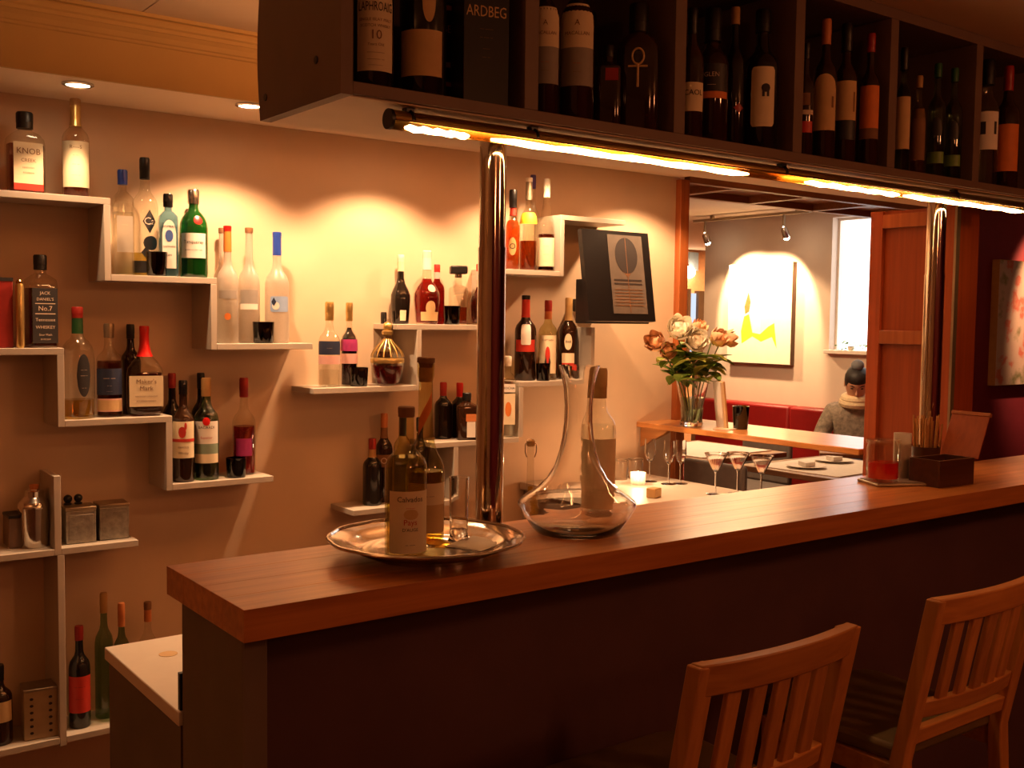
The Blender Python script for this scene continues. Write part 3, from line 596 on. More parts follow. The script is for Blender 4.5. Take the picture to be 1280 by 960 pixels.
for k in range(14):
    a = k*PI/7; MB().tube([(math.cos(a)*r_, math.sin(a)*r_, z_) for r_, z_ in ((.0545, .095), (.0525, .103), (.0455, .116), (.0345, .130), (.0220, .142), (.0125, .155))], .0021, 5).build('gold_rib', 'gold_foil', t)
# second board
bottle('brandy_bottle', 'dark brandy bottle with cream capsule and small square label', 1.872, 3.158, Z10, .237, .034, 'brandy', glass='dark_glass', cap=('cap_white', .90), foil=('paper_cream', .76), group=GW, labels=[lb(.05, .20, .35, 'paper_cream', o=.3)])
bottle('brandy_bottle', 'red brown brandy bottle with white capsule and oval medallion', 1.938, 3.095, Z10, .251, .045, 'brandy', liq=('red_liquor', .62), glass='clear_glass', cap=('cap_white', .90), foil=('paper_white', .74), group=GW,
       labels=[lb(.05, .17, .85, 'paper_tan', o=.35), lb(.12, .32, .42, 'paper_tan', s='oval', o=.35), lb(.44, .54, .4, 'paper_pink', s='oval', o=.5)])
bottle('liqueur_bottle', 'red liqueur bottle with red cap behind the brandy bottles', 2.022, 3.162, Z10, .210, .027, 'std', glass='red_liquor', cap=('cap_red', .87), foil=('paper_pink', .76), group=GW)
t = bottle('liqueur_decanter', 'square clear decanter with big black block stopper', 2.091, 3.130, Z10, .175, .033, 'square', liq=('amber', .35), cap=None, sq=6, turn=.1, group=GW)
MB().box(-.030, .030, -.030, .030, .178, .206).build('stopper', 'black', t, bevel=.004); MB().lathe([(.0125, .165), (.0125, .179)], 16).build('stopper_neck', 'dull_metal', t)
bottle('liqueur_bottle', 'red capped dark bottle beside the chrome pole, white label', 2.150, 3.085, Z10, .214, .034, 'brandy', liq=('deep_amber', .62), cap=('cap_red', .88), foil=('paper_pink', .74), group=GW, labels=[lb(.08, .32, .4, 'paper_white', o=.2)])
# third board
bottle('liqueur_bottle', 'orange liqueur bottle with black cap right beside the chrome pole', 2.305, 3.10, Z11, .288, .0285, 'slope', liq=('orange_liquor', .62), cap=('black', .78), foil=('paper_red', .68), group=GW, capr=1.5, labels=[lb(.18, .40, .5, 'ink_gold', s='oval', t=[('O', .29, .030, 'ink')])])
bottle('whisky_bottle', 'clear bottle half full of amber whisky with yellow label and grey neck', 2.377, 3.10, Z11, .338, .034, 'slope', liq=('amber', .32), cap=('cap_white', .955), foil=('dull_metal', .76), group=GW, labels=[lb(.50, .62, 1.1, 'paint_yellow', ())])
bottle('liqueur_bottle', 'bottle with dark purple cap hidden behind the amber whisky', 2.448, 3.168, Z11, .361, .028, 'slope', cap=('cap_purple', .86), group=GW)
bottle('whisky_bottle', 'dark bottle with cream label and tall ivory capsule at the shelf end', 2.446, 3.082, Z11, .338, .0325, 'cone', liq=('deep_amber', .40), cap=('cap_white', .80), group=GW,
       labels=[lb(.05, .36, 1.15, 'paper_cream', [('-- -----', .27, .008, 'ink_brown'), ('--- --', .18, .010, 'ink_brown'), ('-- --- --', .11, .006, 'ink_brown')])])
# behind and beside the pole, lower rising shelf
bottle('rum_bottle', 'dim bottle with red neck, hung white tag and red label', 2.385, 3.12, Z14, .314, .040, 'std', glass='brown_glass', cap=('black', .95), foil=('paper_red', .74), group=GW,
       labels=[lb(.34, .48, 1.0, 'paper_red', ()), lb(.42, .66, .45, 'paper_white', s='round', o=.05, d=2)])
bottle('rum_bottle', 'rum bottle with a sailor picture label and red cap', 2.495, 3.125, Z14, .298, .036, 'std', glass='olive_glass', liq=('olive_liquor', .5), cap=('cap_red', .86), foil=('cap_orange', .76), group=GW,
       labels=[lb(.08, .56, 1.0, 'paper_cream', [('CAPTAIN', .50, .010, 'ink_brown')]), lb(.18, .42, .26, 'paper_red', s='oval', d=1), lb(.14, .30, .12, 'ink', s='diamond', o=-.18, d=2), lb(.14, .30, .12, 'ink', s='diamond', o=.2, d=2)])
bottle('liqueur_bottle', 'dark bottle with round cream emblem below the tilted board', 2.595, 3.125, Z14, .310, .036, 'std', glass='brown_glass', cap=('cap_tan', .84), foil=('cap_tan', .72), group=GW,
       labels=[lb(.36, .56, .42, 'paper_cream', s='oval', t=[('B&B', .46, .012, 'ink')]), lb(.20, .32, .7, 'paper_cream', ()), lb(.10, .2, .7, 'paper_red', ())])
bottle('liqueur_bottle', 'black bottle with red neck, further from the chrome pole, on the lower rising shelf', 2.045, 3.150, Z13, .200, .031, 'std', glass='dark_glass', cap=('cap_red', .76), group=GW)
bottle('liqueur_bottle', 'black bottle with red neck behind the square orange liqueur bottle', 2.118, 3.155, Z13, .196, .031, 'std', glass='dark_glass', cap=('wax_red', .74), group=GW)
bottle('liqueur_bottle', 'square brown orange liqueur bottle with sash and white label', 2.102, 3.085, Z13, .165, .036, 'square', glass='brown_glass', cap=('black', .84), sq=6, turn=.15, group=GW,
       labels=[lb(.06, .52, .42, 'paper_white', o=.3), lb(.40, .56, .5, 'cap_orange', o=.28, d=1)])
bottle('rum_bottle', 'clear bottle with white picture label standing right beside the chrome pole', 2.275, 3.078, Z13, .292, .029, 'square', liq=('water', .6), cap=('cap_white', .88), sq=5, turn=.1, group=GW, capr=1.2, foil=None,
       labels=[lb(.56, .66, .85, 'paper_white', [('MOCHA', .61, .012, 'ink')]), lb(.16, .54, .85, 'paper_cream', ()), lb(.26, .44, .4, 'paper_orange', s='oval', d=1)])
bottle('liqueur_bottle', 'dark short bottle with red cap on the lowest rising shelf', 1.738, 3.11, Z16, .223, .032, 'std', glass='dark_glass', cap=('cap_red', .84), foil=('cap_tan', .72), group=GW)
bottle('liqueur_bottle', 'brown bottle with orange cork beside the dark red capped one', 1.803, 3.145, Z16, .302, .030, 'std', glass='brown_glass', cap=('cap_orange', .84), foil=('ink_brown', .72), group=GW, labels=[lb(.40, .54, 1.0, 'ink_brown', [('O', .47, .03, 'ink_pale')])])
bottle('liqueur_bottle', 'bottle with long black neck half hidden by the tray bottles', 1.838, 3.08, Z16, .319, .031, 'std', glass='olive_glass', liq=('dark_liquor', .5), cap=('black', .72), group=GW)
bottle('liqueur_bottle', 'dark bottle hidden behind the tall tray bottle on the lowest rising shelf', 1.93, 3.12, Z16, .285, .031, 'std', glass='dark_glass', cap=('black', .84), group=GW)

# ------------------------------------------------------------------ bottles in the overhead cabinet
ZC = 1.908; GC = 'bottles in the overhead cabinet'
def cbot(name, label, x, y, h, r, **k): return bottle(name, label, x, y, ZC, h, r, group=GC, **k)
cbot('whisky_bottle', 'green black whisky bottle with long cream label, first in the overhead cabinet', .915, 1.640, .285, .0345, glass='dark_glass', cap=('black', .86), labels=[lb(.10, .62, 1.0, 'paper_cream', [('LAPHROAIG', .475, .022, 'ink'), ('SINGLE ISLAY MALT', .40, .007, 'ink_brown'), ('SCOTCH WHISKY', .365, .007, 'ink_brown'), ('10', .31, .022, 'ink_brown'), ('Years Old', .255, .007, 'ink_brown'), ('------------', .21, .008, 'ink_brown'), ('--------- --', .17, .008, 'ink_brown'), ('-------------', .135, .006, 'ink_brown')], o=.12)])
cbot('whisky_bottle', 'stout black bottle with blank tan label and arched tan neck label', 1.020, 1.648, .320, .042, glass='dark_glass', cap=('black', .88), labels=[lb(.11, .36, 1.0, 'paper_tan', (), o=-.1), lb(.40, .66, .30, 'paper_tan', s='oval', o=.25)])
t = thing('whisky_carton', 'slim black whisky carton with red lettering behind the stout bottle', 'box', (1.100, 1.735, ZC), -.2, 'black cartons in the overhead cabinet')
c_ = MB().box(-.036, .036, -.036, .036, 0, .20).build('carton', 'black_board', t, bevel=.001)
MB().box(-.034, .020, -.0372, -.036, .185, .194).build('printed_band', 'cap_orange', t); MB().box(-.034, .030, -.0372, -.036, .045, .053).build('printed_band', 'cap_orange', t); MB().box(.004, .018, -.0372, -.036, .080, .090).build('printed_mark', 'ink_pale', t)
lettering('ARDBEG', .020, .150, 'cap_orange', c_, None, -.0372, wmax=.06)
t = thing('whisky_carton', 'tall black whisky carton with gold lettering beside the first divider', 'box', (1.138, 1.640, ZC), -.30, 'black cartons in the overhead cabinet')
c_ = MB().box(-.043, .043, -.040, .040, 0, .335).build('carton', 'black_board', t, bevel=.001)
lettering('ARDBEG', .028, .165, 'ink_gold', c_, None, -.0405, wmax=.076)
for zz, s in ((.135, '--- ------'), (.12, '-- ---- --'), (.10, '-----'), (.085, '--- --')): lettering(s, .008, zz, 'ink_brown', c_, None, -.0405, wmax=.05)
cbot('whisky_bottle', 'whisky bottle with cream and brown label next to the first divider', 1.300, 1.650, .320, .0285, glass='brown_glass', cap=('black', .86), labels=[lb(.42, .66, 1.1, 'paper_cream', [('MACALLAN', .50, .009, 'ink_brown'), ('A', .56, .014, 'ink_brown')]), lb(.20, .42, 1.1, 'paper_grey', [('-- ---', .33, .008, 'paper_red'), ('--- --', .28, .008, 'ink_brown')])])
cbot('whisky_bottle', 'broad whisky bottle with cream label over a purple grey label', 1.372, 1.640, .335, .0350, glass='brown_glass', cap=('black', .86), labels=[lb(.42, .68, 1.1, 'paper_cream', [('MACALLAN', .50, .010, 'ink_brown'), ('A', .56, .016, 'ink_brown')]), lb(.20, .42, 1.1, 'paper_grey', [('-- ---', .33, .008, 'paper_red'), ('--- --', .28, .008, 'ink_brown')])])
cbot('whisky_bottle', 'dark bottle with fat round black stopper behind the squat one', 1.500, 1.770, .269, .030, glass='brown_glass', cap=('black', .78), capr=2.4)
cbot('whisky_bottle', 'squat dark bottle standing next to the bottle with the loop emblem', 1.455, 1.640, .165, .026, glass='brown_glass', cap=('black', .86), sq=5, kind='square', labels=[lb(.55, .70, .5, 'cap_red', (), o=.3)])
t = cbot('tequila_bottle', 'wide dark bottle with a gold looped cross emblem and black stopper', 1.537, 1.640, .262, .043, kind='flask', glass='brown_glass', liq=None, cap=('black', .78), capr=1.5, sq=4, sy=.7, labels=[])
MB().tube([(.012*math.sin(a), -.0315, .150+.016*math.cos(a)) for a in [i*PI/8 for i in range(17)]], .0022, 6).build('emblem_loop', 'ink_gold', t); MB().tube([(-.020, -.0315, .130), (.020, -.0315, .130)], .0022, 6).build('emblem_bar', 'ink_gold', t); MB().tube([(0, -.0315, .134), (0, -.0315, .088)], .0028, 6).build('emblem_stem', 'ink_gold', t)
cbot('whisky_bottle', 'dark bottle with white label marked in capitals behind the second divider', 1.675, 1.620, .275, .0255, glass='brown_glass', cap=('black', .80), labels=[lb(.20, .42, 1.0, 'paper_cream', [('CAOL', .34, .016, 'ink')], o=.2)])
cbot('whisky_bottle', 'wide bottle with black label over an orange band', 1.775, 1.655, .299, .0365, glass='brown_glass', cap=('black', .76), capr=1.5, labels=[lb(.38, .58, 1.1, 'paper_dark', [('GLEN', .50, .014, 'ink_pale'), ('-----', .43, .012, 'ink_pale')]), lb(.33, .38, 1.1, 'paper_orange')])
cbot('whisky_bottle', 'dark bottle with tan cap between the banded bottle and the animal label', 1.853, 1.660, .318, .0245, glass='dark_glass', cap=('cap_tan', .88), labels=[lb(.25, .32, .5, 'cap_red', s='diamond', o=.5)])
t = cbot('vodka_bottle', 'dark bottle with tall cream label bearing a small dark beast', 1.918, 1.635, .318, .038, glass='dark_glass', cap=('black', .84), capr=1.25, labels=[lb(.16, .58, .72, 'paper_cream', (), s='round', o=.1), lb(.40, .46, .26, 'ink', s='oval', o=.25, d=1), lb(.37, .42, .07, 'ink', s='rect', o=.12, d=1), lb(.37, .42, .07, 'ink', s='rect', o=.38, d=1)])
cbot('whisky_bottle', 'slim dark bottle with white and red bands next to the third divider', 2.045, 1.612, .260, .0200, glass='brown_glass', cap=('black', .86), labels=[lb(.36, .40, 1.1, 'ink_pale'), lb(.20, .30, 1.0, 'paper_red'), lb(.44, .55, .6, 'ink_brown')])
cbot('whisky_bottle', 'bottle with tan label and tall orange brown capsule in the fourth cell', 2.125, 1.618, .330, .0275, glass='brown_glass', cap=('cap_orange', .82), labels=[lb(.20, .60, 1.1, 'paper_tan', (), s='arch'), lb(.36, .44, .1, 'ink_brown', o=.7, d=1)])
cbot('whisky_bottle', 'bottle with grey tan label and black stopper in the fourth cell', 2.210, 1.622, .335, .0275, glass='brown_glass', cap=('black', .80), capr=1.4, labels=[lb(.30, .58, 1.1, 'paper_tan', ()), lb(.36, .50, .08, 'ink_brown', o=.8, d=1), lb(.16, .30, 1.1, 'paper_dark', ())])
cbot('whisky_bottle', 'bottle with bright orange label against the fourth divider', 2.298, 1.615, .325, .0245, glass='brown_glass', cap=('cap_red', .86), labels=[lb(.28, .60, 1.1, 'paper_orange', ()), lb(.20, .28, 1.1, 'ink_brown', ())])
cbot('spirit_bottle', 'slim bottle with cream label and black cap in the fifth cell', 2.445, 1.618, .315, .0195, glass='dim_green_glass', liq=('water', .5), cap=('black', .82), capr=1.5, labels=[lb(.18, .60, 1.1, 'paper_tan', ())])
cbot('spirit_bottle', 'short bottle with brown label next to the slim cream labelled one', 2.518, 1.620, .255, .0205, glass='olive_glass', liq=('amber', .6), cap=('cap_tan', .88), labels=[lb(.14, .66, 1.0, 'ink_brown', ())])
cbot('spirit_bottle', 'clear bottle with dark oval and green foot label in the fifth cell', 2.605, 1.622, .300, .0235, glass='dim_green_glass', liq=('water', .5), cap=('cap_green', .88), labels=[lb(.36, .52, .6, 'paper_dark', s='dome'), lb(.12, .22, 1.0, 'leaf', ())])
cbot('spirit_bottle', 'clear bottle with green cap against the fifth divider', 2.685, 1.622, .300, .0235, glass='dim_green_glass', liq=('water', .5), cap=('cap_green', .88), labels=[lb(.36, .52, .6, 'paper_dark', s='dome'), lb(.12, .22, 1.0, 'leaf', ())])
cbot('spirit_bottle', 'clear bottle with white label and dark square marks past the fifth divider', 2.862, 1.628, .350, .033, glass='clear_glass', liq=('water', .6), cap=('black', .80), capr=1.6, labels=[lb(.28, .58, 1.1, 'paper_white', ()), lb(.40, .50, .22, 'ink', o=-.25, d=1), lb(.40, .50, .12, 'ink', o=.75, d=1)])
cbot('spirit_bottle', 'dark bottle with red cap and orange brown label, last in the cabinet', 2.975, 1.630, .350, .034, glass='brown_glass', cap=('cap_red', .80), labels=[lb(.14, .52, 1.1, 'paper_orange', ())])

# ------------------------------------------------------------------ on the bar
ZB = 1.10
TX, TY = .992, 1.578
t = thing('serving_tray', 'round silver tray with scalloped rim on the bar', 'tray', (TX, TY, ZB))
vs = []; fs = []; N = 72
def sc(a): return 1+.018*abs(math.cos(a*6))
TP = [(.0001, .010), (.110, .010), (.126, .012), (.136, .020), (.150, .026), (.166, .029), (.170, .032), (.168, .034)]
for r_, z_ in TP:
    for i in range(N):
        a = 2*PI*i/N; k = sc(a) if r_ > .13 else 1; vs.append((r_*k*math.cos(a), r_*k*math.sin(a), z_))
for j in range(len(TP)-1):
    for i in range(N): i2 = (i+1) % N; fs.append((j*N+i, j*N+i2, (j+1)*N+i2, (j+1)*N+i))
d = MB().add(vs, fs).build('dish', 'silver', t); so = d.modifiers.new('s', 'SOLIDIFY'); so.thickness = .002
MB().tube([(.170*sc(a)*math.cos(a), .170*sc(a)*math.sin(a), .033) for a in [2*PI*i/96 for i in range(97)]], .0032, 6).build('rim', 'silver', t)
MB().lathe([(.092, 0), (.098, .0), (.100, .009), (.094, .009)], 40, close=False).build('foot_ring', 'silver', t)
ZT = ZB + .0112
bottle('liqueur_bottle', 'olive apple brandy bottle with cream label, shorter one on the silver tray', .945, 1.572, ZT, .255, .0365, 'std', glass='olive_glass', liq=('olive_liquor', .66), cap=('ink_brown', .93), group='bottles on the silver tray', turn=.1,
       labels=[lb(.02, .44, 1.05, 'paper_cream', [('Calvados', .385, .013, 'ink'), ('------', .33, .008, 'paper_red'), ('Pays', .23, .014, 'paper_red'), ('D\'AUGE', .18, .008, 'ink'), ('-- ----', .08, .008, 'ink')], o=.12), lb(.25, .32, .35, 'paper_tan', s='oval', o=.15, d=1)])
t = bottle('liqueur_bottle', 'tall long necked bottle with slanted neck label on the silver tray', 1.024, 1.636, ZT, .325, .0355, 'neck', glass='olive_glass', liq=('pale_gold', .40), cap=None, group='bottles on the silver tray',
       labels=[lb(.06, .34, 1.1, 'paper_tan', (), o=.15), lb(.22, .34, 1.0, 'paper_cream', [('--- ----', .27, .008, 'ink_brown')], o=.2, d=1)])
MB().lathe([(.0115, .318), (.0135, .326), (.0165, .327), (.0165, .335), (.014, .337)], 20).build('stopper', 'ink_brown', t); MB().lathe([(.0128, .292), (.0132, .318)], 20, close=False).build('cork', 'cork', t)
vs = []; fs = []
for i in range(9):
    a = -.9+1.8*i/8; zz = .195+.05*(i/8)
    for dz in (0, .030):
        q = rad(KIND['neck'], (zz+dz)/.325)*.0355+.001; vs.append((q*math.sin(a), -q*math.cos(a), zz+dz))
for i in range(8): fs.append((2*i, 2*i+2, 2*i+3, 2*i+1))
MB().add(vs, fs).build('neck_label', 'paper_orange', t)
t = thing('shot_glass', 'tall thin clear shot glass on the silver tray', 'glass', (1.075, 1.600, ZT))
MB().lathe([(.018, 0), (.020, .002), (.017, .008), (.0165, .018), (.0185, .118), (.0165, .118), (.0148, .022), (.0001, .019)], 28).build('glass_body', 'crystal', t)
t = thing('paper_doily', 'folded white paper napkin lying on the silver tray', 'napkin', (1.082, 1.555, ZT), .5)
MB().add([(-.05, -.035, .001), (.042, -.045, .003), (.048, .030, .004), (-.045, .040, .0015), (-.05, -.035, .002), (.042, -.045, .0042), (.048, .030, .0052), (-.045, .040, .0025)], [(3, 2, 1, 0), (4, 5, 6, 7), (0, 1, 5, 4), (1, 2, 6, 5), (2, 3, 7, 6), (3, 0, 4, 7)]).build('sheet', 'cloth_white', t)
MB().add([(-.048, -.030, .0028), (.030, -.040, .0046), (-.040, .036, .0036), (-.044, -.026, .0038), (.024, -.035, .0056), (-.038, .030, .0046)], [(2, 1, 0), (3, 4, 5), (0, 1, 4, 3), (1, 2, 5, 4), (2, 0, 3, 5)]).build('folded_corner', 'cloth_white', t)
# decanter
t = thing('wine_decanter', 'wide based clear crystal wine decanter on the bar', 'decanter', (1.345, 1.585, ZB))
outer = [(.074, 0), (.080, .002), (.090, .012), (.105, .034), (.114, .050), (.117, .057), (.115, .063), (.104, .072), (.080, .088), (.060, .108), (.046, .132), (.037, .160), (.031, .190), (.028, .220), (.0275, .250), (.030, .285), (.036, .315), (.041, .330)]
inner = [(r-.0028, z+(.006 if z < .01 else 0)) for r, z in outer]
MB().lathe([(.0001, .001), (.060, .001)] + outer + inner[::-1] + [(.060, .009), (.0001, .010)], 48, close=False).build('vessel', 'crystal', t, angle=60)
bottle('spirit_bottle', 'clear bottle with tan capsule and broad tan label behind the decanter', 1.488, 1.685, ZB, .318, .0365, 'std', glass='clear_glass', liq=('water', .62), cap=('cap_tan', .80), turn=.0, capr=1.2, labels=[lb(.05, .535, 1.25, 'paper_cream', ())])
# red jar, dish, wooden box, stirrers
t = thing('tray_dish', 'flat dark metal dish below the jar of red drink', 'dish', (2.462, 1.612, ZB), -.45)
MB().box(-.082, .082, -.052, .052, 0, .008).build('plate', 'dull_metal', t, bevel=.003); MB().box(-.076, .076, -.046, .046, .008, .0095).build('liner', 'cabinet_grey', t)
t = thing('red_jar', 'squat clear glass jar half filled with bright red drink', 'jar', (2.418, 1.622, ZB+.0097))
MB().lathe([(.038, 0), (.041, .003), (.042, .02), (.042, .085), (.038, .098), (.039, .102), (.041, .108), (.039, .108), (.0375, .100), (.0395, .085), (.039, .008), (.0001, .006)], 32).build('glass_body', 'clear_glass', t)
MB().lathe([(.0375, .0085), (.0382, .012), (.0382, .050), (.0001, .050)], 32).build('drink', 'glass_red_fill', t)
MB().lathe([(.043, .098), (.0445, .101), (.0445, .106), (.043, .109), (.040, .109)], 32, close=False).build('rim', 'clear_glass', t)
t = thing('hinged_box', 'small dark wooden box with its lid tipped open', 'box', (2.565, 1.545, ZB), -.05)
for a in ((-.075, .075, -.045, -.038), (-.075, .075, .038, .045)): MB().box(a[0], a[1], a[2], a[3], 0, .070).build('side', 'box_wood', t, bevel=.001)
for x in (-.075, .068): MB().box(x, x+.007, -.038, .038, 0, .070).build('side', 'box_wood', t)
MB().box(-.068, .068, -.038, .038, .002, .008).build('bottom', 'box_wood', t)
RM = Matrix.Rotation(math.radians(-60), 3, 'Y')
l_ = MB().box(.076, .080, -.055, .055, .066, .190).build('lid', 'panel_wood', t, bevel=.001); 
l_.data.transform(Matrix.Translation((.078, 0, .07)) @ Matrix.Rotation(math.radians(22), 4, 'Y') @ Matrix.Translation((-.078, 0, -.07)))
l2 = MB().box(.074, .084, -.057, .057, .184, .194).build('lid_edge', 'trim_wood', l_, bevel=.001); l2.data.transform(Matrix.Translation((.078, 0, .07)) @ Matrix.Rotation(math.radians(22), 4, 'Y') @ Matrix.Translation((-.078, 0, -.07)))
t = thing('stirrer_holder', 'bundle of wooden stirrers standing in a cup behind the small box', 'stirrers', (2.640, 1.640, ZB))
MB().lathe([(.034, 0), (.036, .003), (.038, .085), (.036, .085), (.033, .006), (.0001, .005)], 24).build('cup', 'box_wood', t)
random.seed(3)
for k in range(26):
    a = random.uniform(0, 2*PI); r_ = .030*math.sqrt(random.random()); x, y = r_*math.cos(a), r_*math.sin(a); ln = random.uniform(.145, .172); tx, ty_ = x*.35, y*.35
    MB().add([(x-.003, y-.001, .008), (x+.003, y-.001, .008), (x+.003, y+.001, .008), (x-.003, y+.001, .008), (x+tx-.003, y+ty_-.001, ln), (x+tx+.003, y+ty_-.001, ln), (x+tx+.003, y+ty_+.001, ln), (x+tx-.003, y+ty_+.001, ln)], [(3, 2, 1, 0), (4, 5, 6, 7), (0, 1, 5, 4), (1, 2, 6, 5), (2, 3, 7, 6), (3, 0, 4, 7)]).build('stirrer', 'stick_wood', t, smooth=False)
t = thing('candle_jar', 'small pale candle glass before the wooden stirrers', 'candle', (2.522, 1.635, ZB))
MB().lathe([(.020, 0), (.022, .003), (.023, .128), (.021, .128), (.019, .008), (.0001, .006)], 20).build('glass_body', 'frosted', t); MB().lathe([(.0185, .009), (.0195, .10), (.0001, .10)], 20).build('candle', 'candle_wax', t); MB().lathe([(.001, .10), (.001, .112)], 6).build('wick', 'ink', t)

# ------------------------------------------------------------------ tilted black board under the top rising shelf
t = thing('display_board', 'tilted black board with a grey balloon picture hung below the highest rising shelf', 'board', (2.69, 3.04, 1.5))
MB().box(-.118, .205, -.045, .02, .005, .17).build('back_box', 'black', t, bevel=.004)
MB().box(-.02, .10, -.02, .155, .05, .10).build('wall_arm', 'black', t, bevel=.004)
RX = Matrix.Rotation(math.radians(9), 4, 'X'); RT4 = Matrix.Translation((0, -.10, 0))
def bd(bm_, n_, m_, par=t): 
    o = bm_.build(n_, m_, par, smooth=False); o.data.transform(RT4 @ RX.inverted()); return o
bo = bd(MB().box(-.168, .166, -.022, .0, .012, .352), 'board', 'black_board')
sh = bd(MB().box(-.045, .128, -.0228, -.022, .040, .338), 'sheet', 'sheet_grey', bo)
MB2 = MB().prism([(.042+.056*math.cos(a)*(1 if math.sin(a) > 0 else 1), .262+(.066 if math.sin(a) > 0 else .070)*math.sin(a)*(1)) for a in [i*PI/14 for i in range(28)]], 1, -.0234, -.0228); bd(MB2, 'printed_oval', 'ink', bo)
bd(MB().prism([(.012, .215), (.072, .215), (.047, .180), (.037, .180)], 1, -.0233, -.0228), 'printed_wedge', 'ink_brown', bo)
for z in (.150, .164): bd(MB().box(-.030, .110, -.0234, -.0228, z, z+.006), 'printed_bar', 'ink', bo)
for k in range(6): bd(MB().box(-.030, .110, -.0234, -.0228, .070+k*.012, .0725+k*.012), 'printed_line', 'ink_brown', bo)
bd(MB().box(.040, .043, -.0236, -.0228, .045, .33), 'fold_line', 'ink_brown', bo)

# ------------------------------------------------------------------ swing top bottle and corner glassware
t = bottle('oil_bottle', 'slim swing top bottle of golden oil behind the bar', 1.495, 1.93, .85, .375, .022, 'cone', glass='clear_glass', liq=('oil', .75), cap=None)
MB().lathe([(.008, .375), (.010, .378), (.010, .388), (.006, .392)], 14).build('stopper', 'cap_tan', t)
for s in (-1, 1): MB().tube([(s*.009, 0, .35), (s*.013, 0, .362), (s*.013, 0, .380), (0, 0, .393)], .0012, 5).build('wire_clasp', 'steel', t)
def glassware(name, label, x, y, prof, grp, ht=None):
    t = thing(name, label, 'glass', (x, y, .9002), 0, grp)
    for n_, p in prof: MB().lathe(p, 24, close=False).build(n_, 'crystal', t)
    return t
mart = [('foot', [(.0001, .0), (.032, 0), (.032, .0015), (.004, .004), (.0001, .0042)]), ('stem', [(.0035, .0035), (.003, .02), (.003, .075), (.006, .082)]), ('bowl', [(.0001, .079), (.004, .080), (.012, .088), (.042, .148), (.0408, .148), (.010, .0895), (.0001, .087)])]
for l, x, y in (('martini glass at the back, by the flutes, below the wooden ledge', 2.842, 2.585), ('martini glass standing between two others below the wooden ledge', 2.925, 2.555), ('martini glass nearest the panelled post below the wooden ledge', 2.935, 2.455)):
    glassware('martini_glass', l, x, y, mart, 'martini glasses on the corner counter')
flute = [('foot', [(.0001, 0), (.029, 0), (.029, .0015), (.004, .004), (.0001, .0042)]), ('stem', [(.0035, .0035), (.003, .02), (.003, .07), (.006, .078)]), ('bowl', [(.0001, .075), (.004, .076), (.014, .086), (.022, .115), (.020, .165), (.0188, .165), (.0205, .115), (.012, .088), (.0001, .085)])]
for l, x, y in (('stemmed flute glass closest to the tealight, on the corner counter', 2.850, 2.930), ('stemmed flute glass in the middle of three on the corner counter', 2.868, 2.845), ('stemmed flute glass closest to the martini glasses, on the corner counter', 2.915, 2.830)):
    glassware('flute_glass', l, x, y, flute, 'flute glasses on the corner counter')
tum = [('body', [(.0001, .0005), (.026, 0), (.028, .003), (.031, .075), (.029, .075), (.026, .008), (.0001, .006)]), ('rim', [(.0305, .074), (.0318, .0755), (.0305, .077), (.0293, .0755)])]
for l, x, y in (('short tumbler against the wall behind the tealight', 2.79, 3.03), ('short tumbler beside the flutes behind the tealight', 2.86, 3.02)): glassware('tumbler', l, x, y, tum, 'tumblers on the corner counter')
t = thing('tea_light', 'lit tealight glowing on the corner counter beside the tumblers', 'candle', (2.765, 2.905, .9002))
MB().lathe([(.026, 0), (.028, .003), (.030, .045), (.028, .045), (.025, .006), (.0001, .005)], 24).build('glass_body', 'frosted', t); MB().lathe([(.019, .006), (.019, .016), (.0001, .016)], 20).build('wax', 'candle_wax', t); MB().lathe([(.0001, .018), (.006, .024), (.0065, .030), (.003, .042), (.0001, .050)], 12).build('flame', 'flame', t)
light('tea_light_flame', 'POINT', (2.765, 2.905, .975), 2.2, WARM, shadow_soft_size=.012)
t = thing('match_box', 'small brown block in front of the lit tealight', 'box', (2.605, 2.655, .9002), .3); MB().box(-.022, .022, -.018, .018, 0, .034).build('sleeve', 'cap_tan', t, bevel=.002); MB().box(-.0205, .0205, -.0185, .0185, .004, .030).build('drawer', 'paper_tan', t)

# ------------------------------------------------------------------ on the ledge: vase with roses, menu, cup
VX, VY, ZL = 3.100, 2.955, 1.10
t = thing('flower_vase', 'clear flared glass vase holding the roses on the wooden ledge', 'vase', (VX, VY, ZL))
MB().lathe([(.0001, .001), (.038, 0), (.044, .003), (.046, .012), (.040, .035), (.043, .075), (.055, .13), (.066, .185), (.063, .185), (.052, .13), (.040, .076), (.036, .04), (.030, .016), (.0001, .014)], 32, close=False).build('vessel', 'crystal', t)
MB().lathe([(.034, .018), (.037, .04), (.040, .076), (.048, .115), (.0001, .115)], 28, close=False).build('water', 'dim_green_glass', t)
for k in range(10):
    a = 2*PI*k/10; MB().tube([(.0445*math.cos(a), .0445*math.sin(a), .006), (.041*math.cos(a+.25), .041*math.sin(a+.25), .035), (.0445*math.cos(a+.5), .0445*math.sin(a+.5), .075)], .0018, 5).build('cut_ridge', 'crystal', t)
random.seed(11)
def leaf_mesh(ln, wd):
    b = MB(); vs = []; fs = []
    for i in range(7):
        u = i/6; ww = wd*math.sin(PI*min(1, u*.96+.02))**.8; dz = -.25*ln*u*u
        vs += [(-ww/2, u*ln, dz+ww*.18), (0, u*ln, dz), (ww/2, u*ln, dz+ww*.18)]
    for i in range(6):
        for j in range(2): k = i*3+j; fs.append((k, k+1, k+4, k+3))
    return b.add(vs, fs)
